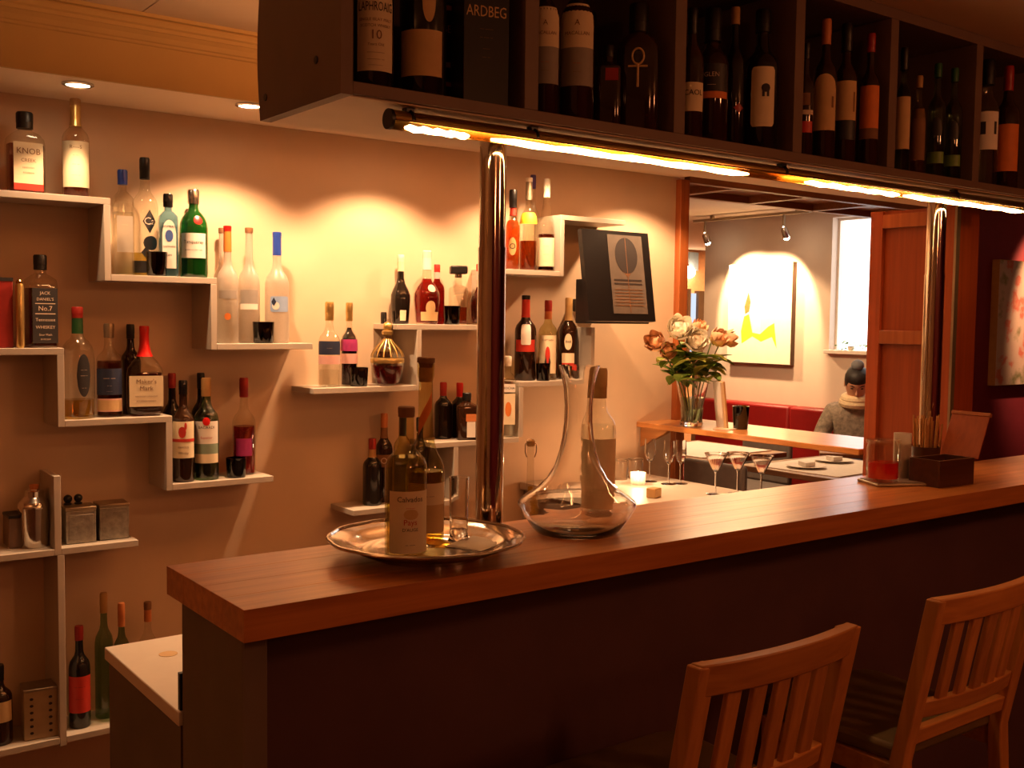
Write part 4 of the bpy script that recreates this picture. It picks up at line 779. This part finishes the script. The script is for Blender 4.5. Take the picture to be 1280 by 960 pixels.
def rose(label, bx, by, bz, r, pm, face, lf):
    """bloom centre in world space; the stem runs down into the vase"""
    t = thing('rose', label, 'rose', (VX, VY, ZL+.018), 0, 'roses in the glass vase')
    c = Vector((bx-VX, by-VY, bz-ZL-.018)); f0 = Vector(face).normalized()
    foot = Vector((c.x*.10, c.y*.10, 0)); mid = Vector((c.x*.26, c.y*.26, .175)); nk = c - f0*r*.9
    pts = []
    for i in range(9):
        u = i/8; pts.append(foot*(1-u)**2 + mid*2*u*(1-u)*1.0 + nk*u*u)
    MB().tube(pts, .0026, 6).build('stem', 'stem', t)
    q = f0.to_track_quat('Z', 'Y'); b = MB()
    b.ball((0, 0, 0), r*.62, 12, 8)
    for ring, (npet, rr, tilt, hh) in enumerate(((4, .46, .05, 1.0), (5, .70, .15, .95), (6, .92, .40, .82))):
        for k in range(npet):
            a0 = 2*PI*(k+.37*ring)/npet; vs = []; fs = []
            for i in range(5):
                u = i/4
                for j in range(5):
                    s = (j-2)/2; a = a0+s*(1.05*PI/npet)*math.sin(PI*(.18+.72*u)); R_ = r*(.26+(rr-.20)*min(1, 1.2*math.sin(PI*.66*u)) + tilt*.12*u*u*u); z_ = r*(-.75+(hh+.75)*u - tilt*.35*u*u - .10*s*s*u)
                    vs.append((R_*math.cos(a), R_*math.sin(a), z_))
            for i in range(4):
                for j in range(4): k2 = i*5+j; fs.append((k2, k2+1, k2+6, k2+5))
            b.add(vs, fs)
    o = b.build('bloom', pm, t); o.data.transform(Matrix.Translation(c) @ q.to_matrix().to_4x4())
    s_ = MB()
    for k in range(5):
        a = 2*PI*k/5; ca, sa = math.cos(a), math.sin(a)
        s_.add([(0, 0, -r*.8), (r*.45*ca-r*.18*sa, r*.45*sa+r*.18*ca, -r*.6), (r*.95*ca, r*.95*sa, -r*.5), (r*.45*ca+r*.18*sa, r*.45*sa-r*.18*ca, -r*.6)], [(0, 1, 2, 3)])
    o = s_.build('sepals', 'leaf_pale', t); o.data.transform(Matrix.Translation(c) @ q.to_matrix().to_4x4())
    for (u, az, el, ln, wd, lm) in lf:
        p = foot*(1-u)**2 + mid*2*u*(1-u) + nk*u*u
        o = leaf_mesh(ln, wd).build('leaf', lm, t); o.data.transform(Matrix.Translation(p) @ Matrix.Rotation(az, 4, 'Z') @ Matrix.Rotation(el, 4, 'X'))
    return t
def rl(n): return [(random.uniform(.48, .88), random.uniform(0, 2*PI), random.uniform(-.3, .8), random.uniform(.07, .105), random.uniform(.042, .060), random.choice(['leaf', 'leaf', 'leaf_pale'])) for _ in range(n)]
CAMV = (-.7, -.65, .25)
rose('pale rose with peach edges, outermost towards the tilted board', 2.865, 2.93, 1.438, .040, 'petal_peach', (-.8, -.4, .3), rl(13)+[(.8, 1.9, .1, .085, .045, 'leaf_pale')])
rose('large creamy white rose at the top of the bouquet', 2.985, 2.92, 1.490, .050, 'petal_white', (-.5, -.75, .4), rl(13))
rose('creamy white rose below the top white one', 3.035, 2.88, 1.445, .046, 'petal_white', (-.4, -.8, .2), rl(13))
rose('small peach rose standing against the bright window gap', 3.125, 2.95, 1.490, .034, 'petal_peach', (.1, -.6, .8), rl(13))
rose('peach orange rose towards the painting', 3.215, 2.93, 1.450, .040, 'petal_peach', (.2, -.8, .5), rl(13)+[(.7, -1.6, .1, .10, .055, 'leaf')])
rose('drooping dusky peach rose, outermost towards the painting', 3.280, 2.93, 1.448, .036, 'petal_peach', (.8, -.5, .2), rl(13)+[(.75, -1.9, .0, .10, .055, 'leaf')])
rose('half hidden pale rose low in the bouquet', 2.955, 2.95, 1.400, .034, 'petal_peach', (-.6, -.7, .3), rl(10)+[(.8, .3, .2, .08, .04, 'leaf')])
t = thing('menu_card', 'upright cream menu booklet on the wooden ledge beside the vase', 'menu', (3.165, 2.845, ZL), -.55)
RY = Matrix.Rotation(math.radians(-6), 4, 'Y')
for n_, m_, a in (('cover', 'cap_tan', (.0, .006, -.05, .05, 0, .185)), ('pages', 'paper_cream', (-.010, .0, -.049, .049, .001, .183)), ('cover', 'paper_white', (-.014, -.010, -.05, .05, 0, .185))):
    o = MB().box(*a).build(n_, m_, t, smooth=False); o.data.transform(RY)
t = thing('candle_cup', 'small dark glass cup on the ledge beside the menu booklet', 'cup', (3.185, 2.775, ZL))
MB().lathe([(.026, 0), (.028, .003), (.033, .090), (.030, .090), (.025, .010), (.0001, .008)], 24).build('glass_body', 'smoke_glass', t); MB().lathe([(.022, .010), (.023, .03), (.0001, .03)], 20).build('candle', 'candle_wax', t)
t = thing('coaster', 'white paper coaster on the ledge below the menu booklet', 'coaster', (3.125, 2.80, ZL), .2); MB().box(-.035, .035, -.035, .035, 0, .003).build('card', 'paper_white', t, bevel=.001); MB().box(-.028, .028, -.028, .028, .003, .0036).build('print', 'paper_cream', t)

# ------------------------------------------------------------------ dining room contents
t = thing('canvas_painting', 'pale canvas with yellow and orange shapes on the dining room wall', 'painting', (6.75, 5.68, 1.18))
MB().box(-.045, -.002, -.33, .33, 0, .81).build('stretcher', 'frame_dark', t, bevel=.002)
MB().box(-.048, -.045, -.325, .325, .005, .805).build('canvas', 'canvas', t, smooth=False)
def blot(pts, m, d): MB().prism(pts, 0, -.0482-d, -.048).build('painted_shape', m, t, smooth=False)
blot([(.17, .16), (.06, .22), (-.03, .18), (-.14, .22), (-.19, .13), (-.16, .33), (-.10, .30), (-.02, .24), (.06, .25), (.10, .40), (.15, .38), (.18, .26)], 'paint_yellow', .0006)
blot([(.14, .40), (.10, .42), (.085, .50), (.11, .58), (.15, .46)], 'paint_brown', .0004)
blot([(.05, .24), (-.02, .24), (-.03, .52), (.03, .60), (.07, .42)], 'paint_lilac', .0002)
t = thing('track_rail', 'white ceiling track carrying two small spotlights in the dining room', 'track light', (6.44, 0, 2.37))
MB().box(-.018, .018, 5.0, 6.16, -.045, -.025).build('rail', 'dull_metal', t); MB().box(-.010, .010, 5.1, 5.13, -.025, .0).build('mount', 'dull_metal', t); MB().box(-.010, .010, 5.95, 5.98, -.025, .0).build('mount', 'dull_metal', t)
for y in (5.24, 6.04):
    MB().tube([(0, y, -.045), (0, y, -.13)], .011, 10).build('spot_stem', 'dull_metal', t)
    h_ = MB().lathe([(.012, .04), (.026, .02), (.030, -.045), (.026, -.045)], 18, close=False).build('spot_head', 'steel', t); h_.data.transform(Matrix.Translation((.015, y, -.17)) @ Matrix.Rotation(math.radians(-28), 4, 'Y'))
    g_ = MB().ball((0, 0, -.045), .024, 12, 8).build('bulb', 'spot_glow', h_); g_.data.transform(Matrix.Translation((.015, y, -.17)) @ Matrix.Rotation(math.radians(-28), 4, 'Y'))
light('spot_beam', 'SPOT', (6.36, 5.30, 2.12), 100.0, SOFT, aim=(6.75, 5.62, 1.55), spot_size=math.radians(86), spot_blend=.25, shadow_soft_size=.03)
light('spot_beam', 'SPOT', (6.36, 6.00, 2.12), 120.0, SOFT, aim=(6.75, 5.72, 1.65), spot_size=math.radians(80), spot_blend=.25, shadow_soft_size=.03)
t = thing('wall_lamp', 'small round wall lamp glowing in the far room', 'lamp', (9.29, 8.95, 2.10)); MB().ball((0, 0, 0), .075, 14, 10).build('globe', 'lamp_glow', t); MB().tube([(0, 0, .06), (0, .05, .10)], .012, 8).build('arm', 'brass', t)
t = thing('banquette', 'long red leather banquette along the dining room wall', 'bench', (0, 0, 0))
for y0, y1 in ((3.62, 4.28), (4.285, 5.27), (5.275, 6.26)):
    MB().box(6.60, 6.745, y0, y1, .40, .868).build('back_cushion', 'red_leather', t, bevel=.02); MB().box(6.12, 6.61, y0, y1, .34, .46).build('seat_cushion', 'red_leather', t, bevel=.025)
MB().box(6.20, 6.74, 3.62, 6.26, 0, .34).build('plinth', 'frame_dark', t)
t2 = thing('sofa_bench', 'short red leather bench standing below the far table', 'bench', (5.45, 5.35, 0)); MB().box(-.25, .25, -.3, .3, .34, .46).build('seat_cushion', 'red_leather', t2, bevel=.02); MB().box(-.23, .23, -.28, .28, 0, .34).build('plinth', 'frame_dark', t2)
def dtable(label, x, y, sx_, sy_, cloth):
    t = thing('dining_table', label, 'table', (x, y, 0), 0, 'dining room tables')
    MB().box(-sx_, sx_, -sy_, sy_, .715, .745).build('tabletop', 'table_wood', t, bevel=.004); MB().lathe([(.04, .03), (.035, .06), (.035, .715)], 14).build('pedestal', 'frame_dark', t); MB().box(-.25, .25, -.25, .25, 0, .03).build('base', 'frame_dark', t, bevel=.005)
    if cloth:
        c = thing('table_runner', 'white cloth lying on '+label, 'cloth', (x, y, .745), .05, 'white cloths on the dining tables'); MB().box(-sx_*.86, sx_*.86, -sy_*.8, sy_*.8, 0, .004).build('cloth', 'cloth_white', c); MB().box(-sx_*.86, sx_*.86, -sy_*.8, -sy_*.8+.012, .004, .006).build('hem', 'cloth_white', c)
    return t
dtable('the wooden dining table below the roses', 4.72, 4.42, .36, .36, True)
dtable('the wooden dining table near the seated person', 4.78, 3.52, .38, .33, True)
for l, x, y in (('white plate with folded napkin near the table edge', 4.60, 3.55), ('white plate towards the seated person', 4.93, 3.62)):
    p = thing('plate', l, 'plate', (x, y, .7495), 0, 'plates on the dining table'); MB().lathe([(.05, 0), (.06, .004), (.105, .012), (.104, .014), (.058, .007), (.0001, .006)], 28, close=False).build('dish', 'cloth_white', p); MB().prism([(-.04, -.03), (.04, -.03), (0, .05)], 2, .008, .030).build('napkin', 'cloth_white', p)
def dchair(label, x, y, rz):
    t = thing('dining_chair', label, 'chair', (x, y, 0), rz, 'grey dining chairs')
    MB().box(-.20, .20, -.20, .20, .42, .47).build('seat', 'chair_grey', t, bevel=.015); MB().box(-.20, .20, .17, .21, .47, .82).build('backrest', 'chair_grey', t, bevel=.015)
    for a in (-1, 1):
        for c in (-1, 1): MB().box(a*.18-.018, a*.18+.018, c*.18-.018, c*.18+.018, 0, .42).build('leg', 'frame_dark', t)
dchair('grey upholstered chair at the table below the roses', 4.14, 3.60, PI*.5)
dchair('grey upholstered chair across the table below the roses', 5.31, 4.56, -PI*.5)
t = thing('sill_plant', 'little green trailing plant on the bright window sill', 'plant', (6.76, 4.84, 1.3155))
MB().lathe([(.02, 0), (.026, .03), (.022, .03)], 14, close=False).build('pot', 'cap_white', t); random.seed(5)
for k in range(26):
    o = leaf_mesh(random.uniform(.03, .06), .022).build('leaf', 'leaf', t); o.data.transform(Matrix.Translation((random.uniform(-.03, .02), random.uniform(-.16, .14), random.uniform(.012, .05))) @ Matrix.Rotation(random.uniform(0, 6.28), 4, 'Z') @ Matrix.Rotation(random.uniform(-.3, .8), 4, 'X'))
# canvas on the crimson wall
def blotch(name):
    m = bpy.data.materials.new(name); m.use_nodes = True; M[name] = m; nt = m.node_tree; b = nt.nodes['Principled BSDF']; b.inputs['Roughness'].default_value = .7
    tc = nt.nodes.new('ShaderNodeTexCoord'); n = nt.nodes.new('ShaderNodeTexNoise'); n.inputs['Scale'].default_value = 7; n.inputs['Detail'].default_value = 5; nt.links.new(tc.outputs['Object'], n.inputs['Vector'])
    r = nt.nodes.new('ShaderNodeValToRGB'); nt.links.new(n.outputs['Fac'], r.inputs[0]); els = r.color_ramp.elements
    els[0].position = .34; els[0].color = (.20, .24, .12, 1); els[1].position = .46; els[1].color = (.62, .56, .50, 1)
    for p_, c_ in ((.58, (.60, .52, .48, 1)), (.64, (.60, .18, .14, 1)), (.72, (.62, .40, .30, 1))): e_ = els.new(p_); e_.color = c_
    nt.links.new(r.outputs[0], b.inputs['Base Color'])
blotch('flower_print')
t = thing('canvas_painting', 'pale flower painting on the crimson wall', 'painting', (6.14, 3.2, 1.175)); MB().box(-.40, .40, -.045, -.002, 0, .71).build('stretcher', 'cap_tan', t, bevel=.002); MB().box(-.397, .397, -.048, -.045, .003, .707).build('canvas', 'flower_print', t, smooth=False)
light('picture_spot', 'SPOT', (6.35, 2.55, 2.24), 110.0, (1.0, .42, .18), aim=(6.35, 3.2, 1.7), spot_size=math.radians(62), spot_blend=.4, shadow_soft_size=.03)
ps = thing('picture_downlight', 'recessed ceiling downlight before the crimson wall', 'light', (6.35, 2.55, 2.298)); MB().lathe([(.05, -.001), (.05, -.006), (.038, -.008), (.036, -.001)], 24, close=False).build('trim_ring', 'steel', ps); MB().lathe([(.036, -.004), (.0001, -.006)], 24).build('lens', 'lamp_glow', ps)
# lamps of the guest side as real fittings
for l, x, y, rr in (('round ceiling lamp over the guest area behind the viewpoint', .6, -1.6, .26), ('round ceiling lamp over the stools', 2.6, -.7, .19)):
    t = thing('ceiling_lamp', l, 'lamp', (x, y, 2.298), 0, 'ceiling lamps of the guest side'); MB().lathe([(rr*.5, 0), (rr, -.004), (rr, -.028), (rr*.98, -.028), (rr*.96, -.006)], 28, close=False).build('rim', 'dull_metal', t); MB().tube([(0, 0, 0), (0, 0, -.06)], .008, 8).build('stem', 'dull_metal', t)

t = thing('added_trough', 'added metal light trough hidden along the back of the overhead cabinet', 'light', (0, 0, 0))  # added holder for the hidden ceiling fill
MB().prism([(1.925, 2.06), (2.01, 2.06), (2.01, 2.12), (2.006, 2.12), (2.006, 2.064), (1.929, 2.064), (1.929, 2.12), (1.925, 2.12)], 0, 1.06, 3.06).build('channel', 'dull_metal', t, smooth=False); MB().tube([(1.08, 1.966, 2.08), (3.04, 1.966, 2.08)], .009, 8).build('lamp_tube', 'candle_wax', t)
t = thing('added_uplighter', 'added hanging light bowl, out of view at the aisle end of the bar', 'lamp', (-.9, 1.4, 1.80)); MB().lathe([(.02, 0), (.10, .01), (.19, .05), (.185, .052), (.10, .014), (.02, .004)], 28, close=False).build('bowl', 'brass', t)  # added bowl for the aisle fill, out of view
for k in range(3): MB().tube([(.18*math.cos(k*2.094), .18*math.sin(k*2.094), .05), (.02*math.cos(k*2.094), .02*math.sin(k*2.094), .498)], .0025, 6).build('hanger_rod', 'brass', t)

# ------------------------------------------------------------------ person on the banquette
def skin_obj(name, m, verts, edges, rads, parent, root=0, sub=2):
    me = bpy.data.meshes.new(name); me.from_pydata(verts, edges, []); me.materials.append(M[m])
    o = bpy.data.objects.new(name, me); COL.objects.link(o); o.parent = parent
    md = o.modifiers.new('skin', 'SKIN'); md.use_smooth_shade = True
    for i, r_ in enumerate(rads): me.skin_vertices[0].data[i].radius = r_ if isinstance(r_, tuple) else (r_, r_)
    for v in me.skin_vertices[0].data: v.use_root = False
    me.skin_vertices[0].data[root].use_root = True
    s = o.modifiers.new('sub', 'SUBSURF'); s.levels = sub; s.render_levels = sub
    return o
per = thing('person', 'person in grey knit and pale scarf reading at the red banquette', 'person', (6.32, 4.47, 0), math.radians(-52))
# local axes: -Y is the facing direction
V = [(0, .10, .56), (0, .11, .70), (0, .10, .84), (0, .06, .95), (0, .03, 1.02),                      # pelvis, waist, chest, neck base, neck
     (.16, .09, .88), (.235, .06, .70), (.17, -.20, .70), (.09, -.36, .745),                            # left arm: shoulder, elbow, wrist, hand
     (-.16, .09, .88), (-.235, .06, .70), (-.17, -.20, .70), (-.09, -.36, .745),
     (.10, .06, .54), (.13, -.34, .53), (.12, -.34, .10), (.12, -.46, .05),                             # left leg
     (-.10, .06, .54), (-.13, -.34, .53), (-.12, -.34, .10), (-.12, -.46, .05)]
E_ = [(0, 1), (1, 2), (2, 3), (3, 4), (2, 5), (5, 6), (6, 7), (7, 8), (2, 9), (9, 10), (10, 11), (11, 12), (0, 13), (13, 14), (14, 15), (15, 16), (0, 17), (17, 18), (18, 19), (19, 20)]
R_ = [(.14, .10), (.13, .095), (.14, .095), .06, .048, .062, .045, .034, .026, .062, .045, .034, .026, .085, .065, .045, .035, .085, .065, .045, .035]
body = skin_obj('body', 'skin', V, E_, R_, per)
SV = [0, 1, 2, 3, 5, 6, 7, 9, 10, 11]; mp_ = {v: i for i, v in enumerate(SV)}
swv = [V[i] for i in SV]; swe = [(mp_[a], mp_[b]) for a, b in E_ if a in mp_ and b in mp_]; swr = [(.155, .115), (.15, .112), (.158, .115), .085, .078, .060, .048, .078, .060, .048]
skin_obj('sweater', 'knit', swv, swe, swr, per)
TVi = [0, 13, 14, 15, 17, 18, 19]; mp_ = {v: i for i, v in enumerate(TVi)}
skin_obj('trousers', 'denim', [V[i] for i in TVi], [(mp_[a], mp_[b]) for a, b in E_ if a in mp_ and b in mp_], [(.15, .11), .098, .078, .06, .098, .078, .06], per)
# head looking down
hd = MB(); prof = [(.0001, -.115), (.032, -.112), (.050, -.095), (.062, -.065), (.071, -.03), (.076, .01), (.077, .045), (.068, .082), (.046, .108), (.0001, .118)]
hd.lathe(prof, 20, sy=1.22, close=False)
hv = []
for x, y, z in hd.v:
    if y < 0:                                                   # face plane, brow, sockets, cheeks, chin
        if abs(x) < .05: y += .010*math.exp(-((z-.012)/.016)**2)*math.exp(-((abs(x)-.032)/.018)**2)
        y -= .006*math.exp(-((z-.035)/.012)**2)
        if z < -.07: y -= .012*math.exp(-(x/.03)**2)
    hv.append((x, y, z))
hd.v = hv
hm = Matrix.Translation((0, .0, 1.095)) @ Matrix.Rotation(math.radians(30), 4, 'X')
def hp(b, n_, m_, par): o = b.build(n_, m_, par); o.data.transform(hm); return o
head = hp(hd, 'head', 'skin', per)
hp(MB().add([(0, -.088, .020), (-.013, -.086, -.028), (.013, -.086, -.028), (0, -.112, -.024), (0, -.080, -.040)], [(0, 1, 3), (0, 3, 2), (1, 4, 3), (4, 2, 3), (0, 2, 4, 1)]), 'nose', 'skin', head)
hp(MB().tube([(-.026, -.080, -.060), (-.012, -.089, -.058), (0, -.090, -.060), (.012, -.089, -.058), (.026, -.080, -.060)], [.002, .005, .005, .005, .002], 8), 'mouth', 'petal_peach', head)
for s in (-1, 1):
    hp(MB().ball((s*.031, -.076, .012), .009, 10, 8, (1.3, .6, .6)), 'eye', 'hair', head); hp(MB().tube([(s*.016, -.092, .034), (s*.032, -.088, .040), (s*.048, -.074, .033)], [.002, .004, .002], 6), 'eyebrow', 'hair', head); hp(MB().ball((s*.078, .008, -.002), .020, 10, 8, (.35, .7, 1.3)), 'ear', 'skin', head)
hr = MB(); hr.lathe([(.080, .005), (.083, .03), (.080, .07), (.066, .105), (.040, .124), (.0001, .130)], 20, sy=1.22, close=False)
hr.v = [(x, y + (.0 if y > -.02 else .004), z + (.048 if y < -.045 else 0)*max(0, 1-z/.13)) for x, y, z in hr.v]
hp(hr, 'hair', 'hair', per); bun = MB().ball((0, .02, .142), .044, 14, 10, (1.0, 1.0, .85)); hp(bun, 'hair_bun', 'headband', per)
sv = MB()
for k, (zz, rr, tr_) in enumerate(((.965, .082, .034), (.995, .075, .030))):
    sv.tube([(rr*math.cos(a), .045+rr*.95*math.sin(a)-.012*k, zz+.012*math.sin(a)) for a in [2*PI*i/24 for i in range(25)]], tr_, 10, caps=False)
sv.build('scarf', 'scarf', per)
for s in (-1, 1):                                                # fingers resting on the open booklet
    for k in range(5):
        x0 = s*(.070+.011*k); ln = (.030, .042, .046, .042, .034)[k] if k else .028
        MB().tube([(x0, -.375, .748), (x0-s*.010, -.375-ln*.6, .752), (x0-s*.018, -.375-ln, .744)], [.008, .0075, .006], 7).build('finger', 'skin', body)
t = thing('guest_table', 'small dark table before the seated person', 'table', (5.74, 3.98, 0), math.radians(-52)); MB().box(-.28, .28, -.26, .22, .70, .725).build('tabletop', 'table_wood', t, bevel=.004); MB().lathe([(.035, .03), (.03, .05), (.03, .70)], 12, c=(0, -.05, 0)).build('pedestal', 'frame_dark', t); MB().box(-.18, .18, -.20, .12, 0, .03).build('base', 'frame_dark', t)
t = thing('open_booklet', 'open booklet read by the seated person', 'book', (5.86, 4.07, .726), math.radians(-52)); MB().prism([(-.12, 0), (0, .006), (.12, 0), (.12, .003), (0, .010), (-.12, .003)], 1, -.085, .085).build('pages', 'paper_white', t); MB().prism([(-.123, -.0008), (0, .004), (.123, -.0008), (.123, .0), (0, .006), (-.123, .0)], 1, -.088, .088).build('cover', 'cap_red', t)

# ------------------------------------------------------------------ bar chairs
def bar_chair(label, x, y):
    t = thing('bar_chair', label, 'chair', (x, y, 0), 0, 'slatted wooden bar chairs')
    # back posts lean away from the bar: y = back at seat height, top further out
    def by(z): return .075 - .20*max(0, z-.62) if z > .62 else .075 - .06*(.62-z)
    for s in (-1, 1):
        b = MB(); zs = [0, .3, .62, .75, .975]; vs = []
        for z in zs:
            y_ = by(z); wx = .018 if z < .9 else .019
            vs += [(s*.189-wx, y_-.016, z), (s*.189+wx, y_-.016, z), (s*.189+wx, y_+.016, z), (s*.189-wx, y_+.016, z)]
        fs = [(3, 2, 1, 0), (16, 17, 18, 19)]
        for j in range(4):
            for i in range(4): fs.append((j*4+i, j*4+(i+1) % 4, j*4+4+(i+1) % 4, j*4+4+i))
        b.add(vs, fs).build('back_post', 'chair_wood', t, bevel=.003)
    def rail(z0, z1, bow, th, nm, hw=.202):
        vs = []; fs = []; n = 12
        for i in range(n+1):
            u = -1+2*i/n; x_ = u*hw; dy = bow*(1-u*u)
            for z in (z0, z1):
                yc = by(z)-dy
                vs += [(x_, yc-th/2, z), (x_, yc+th/2, z)]
        for i in range(n):
            k = i*4; m = k+4
            fs += [(k, m, m+2, k+2), (k+1, k+3, m+3, m+1), (k+2, m+2, m+3, k+3), (k, k+1, m+1, m)]
        fs += [(0, 2, 3, 1), (n*4, n*4+1, n*4+3, n*4+2)]
        return MB().add(vs, fs).build(nm, 'chair_wood_rail', t, bevel=.003)
    rail(.922, .978, .022, .026, 'top_rail'); rail(.715, .752, .018, .022, 'lower_rail', .172); rail(.655, .690, .0, .022, 'seat_back_rail', .172)
    for k in range(5):
        u = -.66+k*.33; dy = .020*(1-u*u); x_ = u*.172
        vs = []
        for z in (.748, .926): yc = by(z)-dy; vs += [(x_-.017, yc-.006, z), (x_+.017, yc-.006, z), (x_+.017, yc+.006, z), (x_-.017, yc+.006, z)]
        MB().add(vs, [(3, 2, 1, 0), (4, 5, 6, 7), (0, 1, 5, 4), (1, 2, 6, 5), (2, 3, 7, 6), (3, 0, 4, 7)]).build('slat', 'chair_wood', t, bevel=.003)
    st = []
    poly = [(-.19, .085), (.19, .085), (.205, .40), (.19, .43), (.15, .445), (-.15, .445), (-.19, .43), (-.205, .40)]
    MB().prism(poly, 2, .612, .648).build('seat', 'seat_leather', t, bevel=.010)
    for s in (-1, 1): MB().box(s*.188-.010, s*.188+.010, .09, .40, .565, .610).build('side_apron', 'chair_wood_rail', t, bevel=.002)
    MB().box(-.178, .178, .405, .425, .565, .610).build('front_apron', 'chair_wood_rail', t, bevel=.002)
    for s in (-1, 1): MB().box(s*.185-.018, s*.185+.018, .392, .428, 0, .610).build('front_leg', 'chair_wood', t, bevel=.003)
    MB().box(-.17, .17, .398, .422, .20, .235).build('foot_rest', 'chair_wood_rail', t, bevel=.003)
    for s in (-1, 1): MB().box(s*.187-.009, s*.187+.009, .06, .395, .28, .310).build('side_stretcher', 'chair_wood_rail', t, bevel=.002)
    return t
bar_chair('slatted wooden bar chair nearer the silver tray end of the bar', 1.424, 1.138)
bar_chair('slatted wooden bar chair with its seat showing, farther along the bar', 2.112, 1.150)
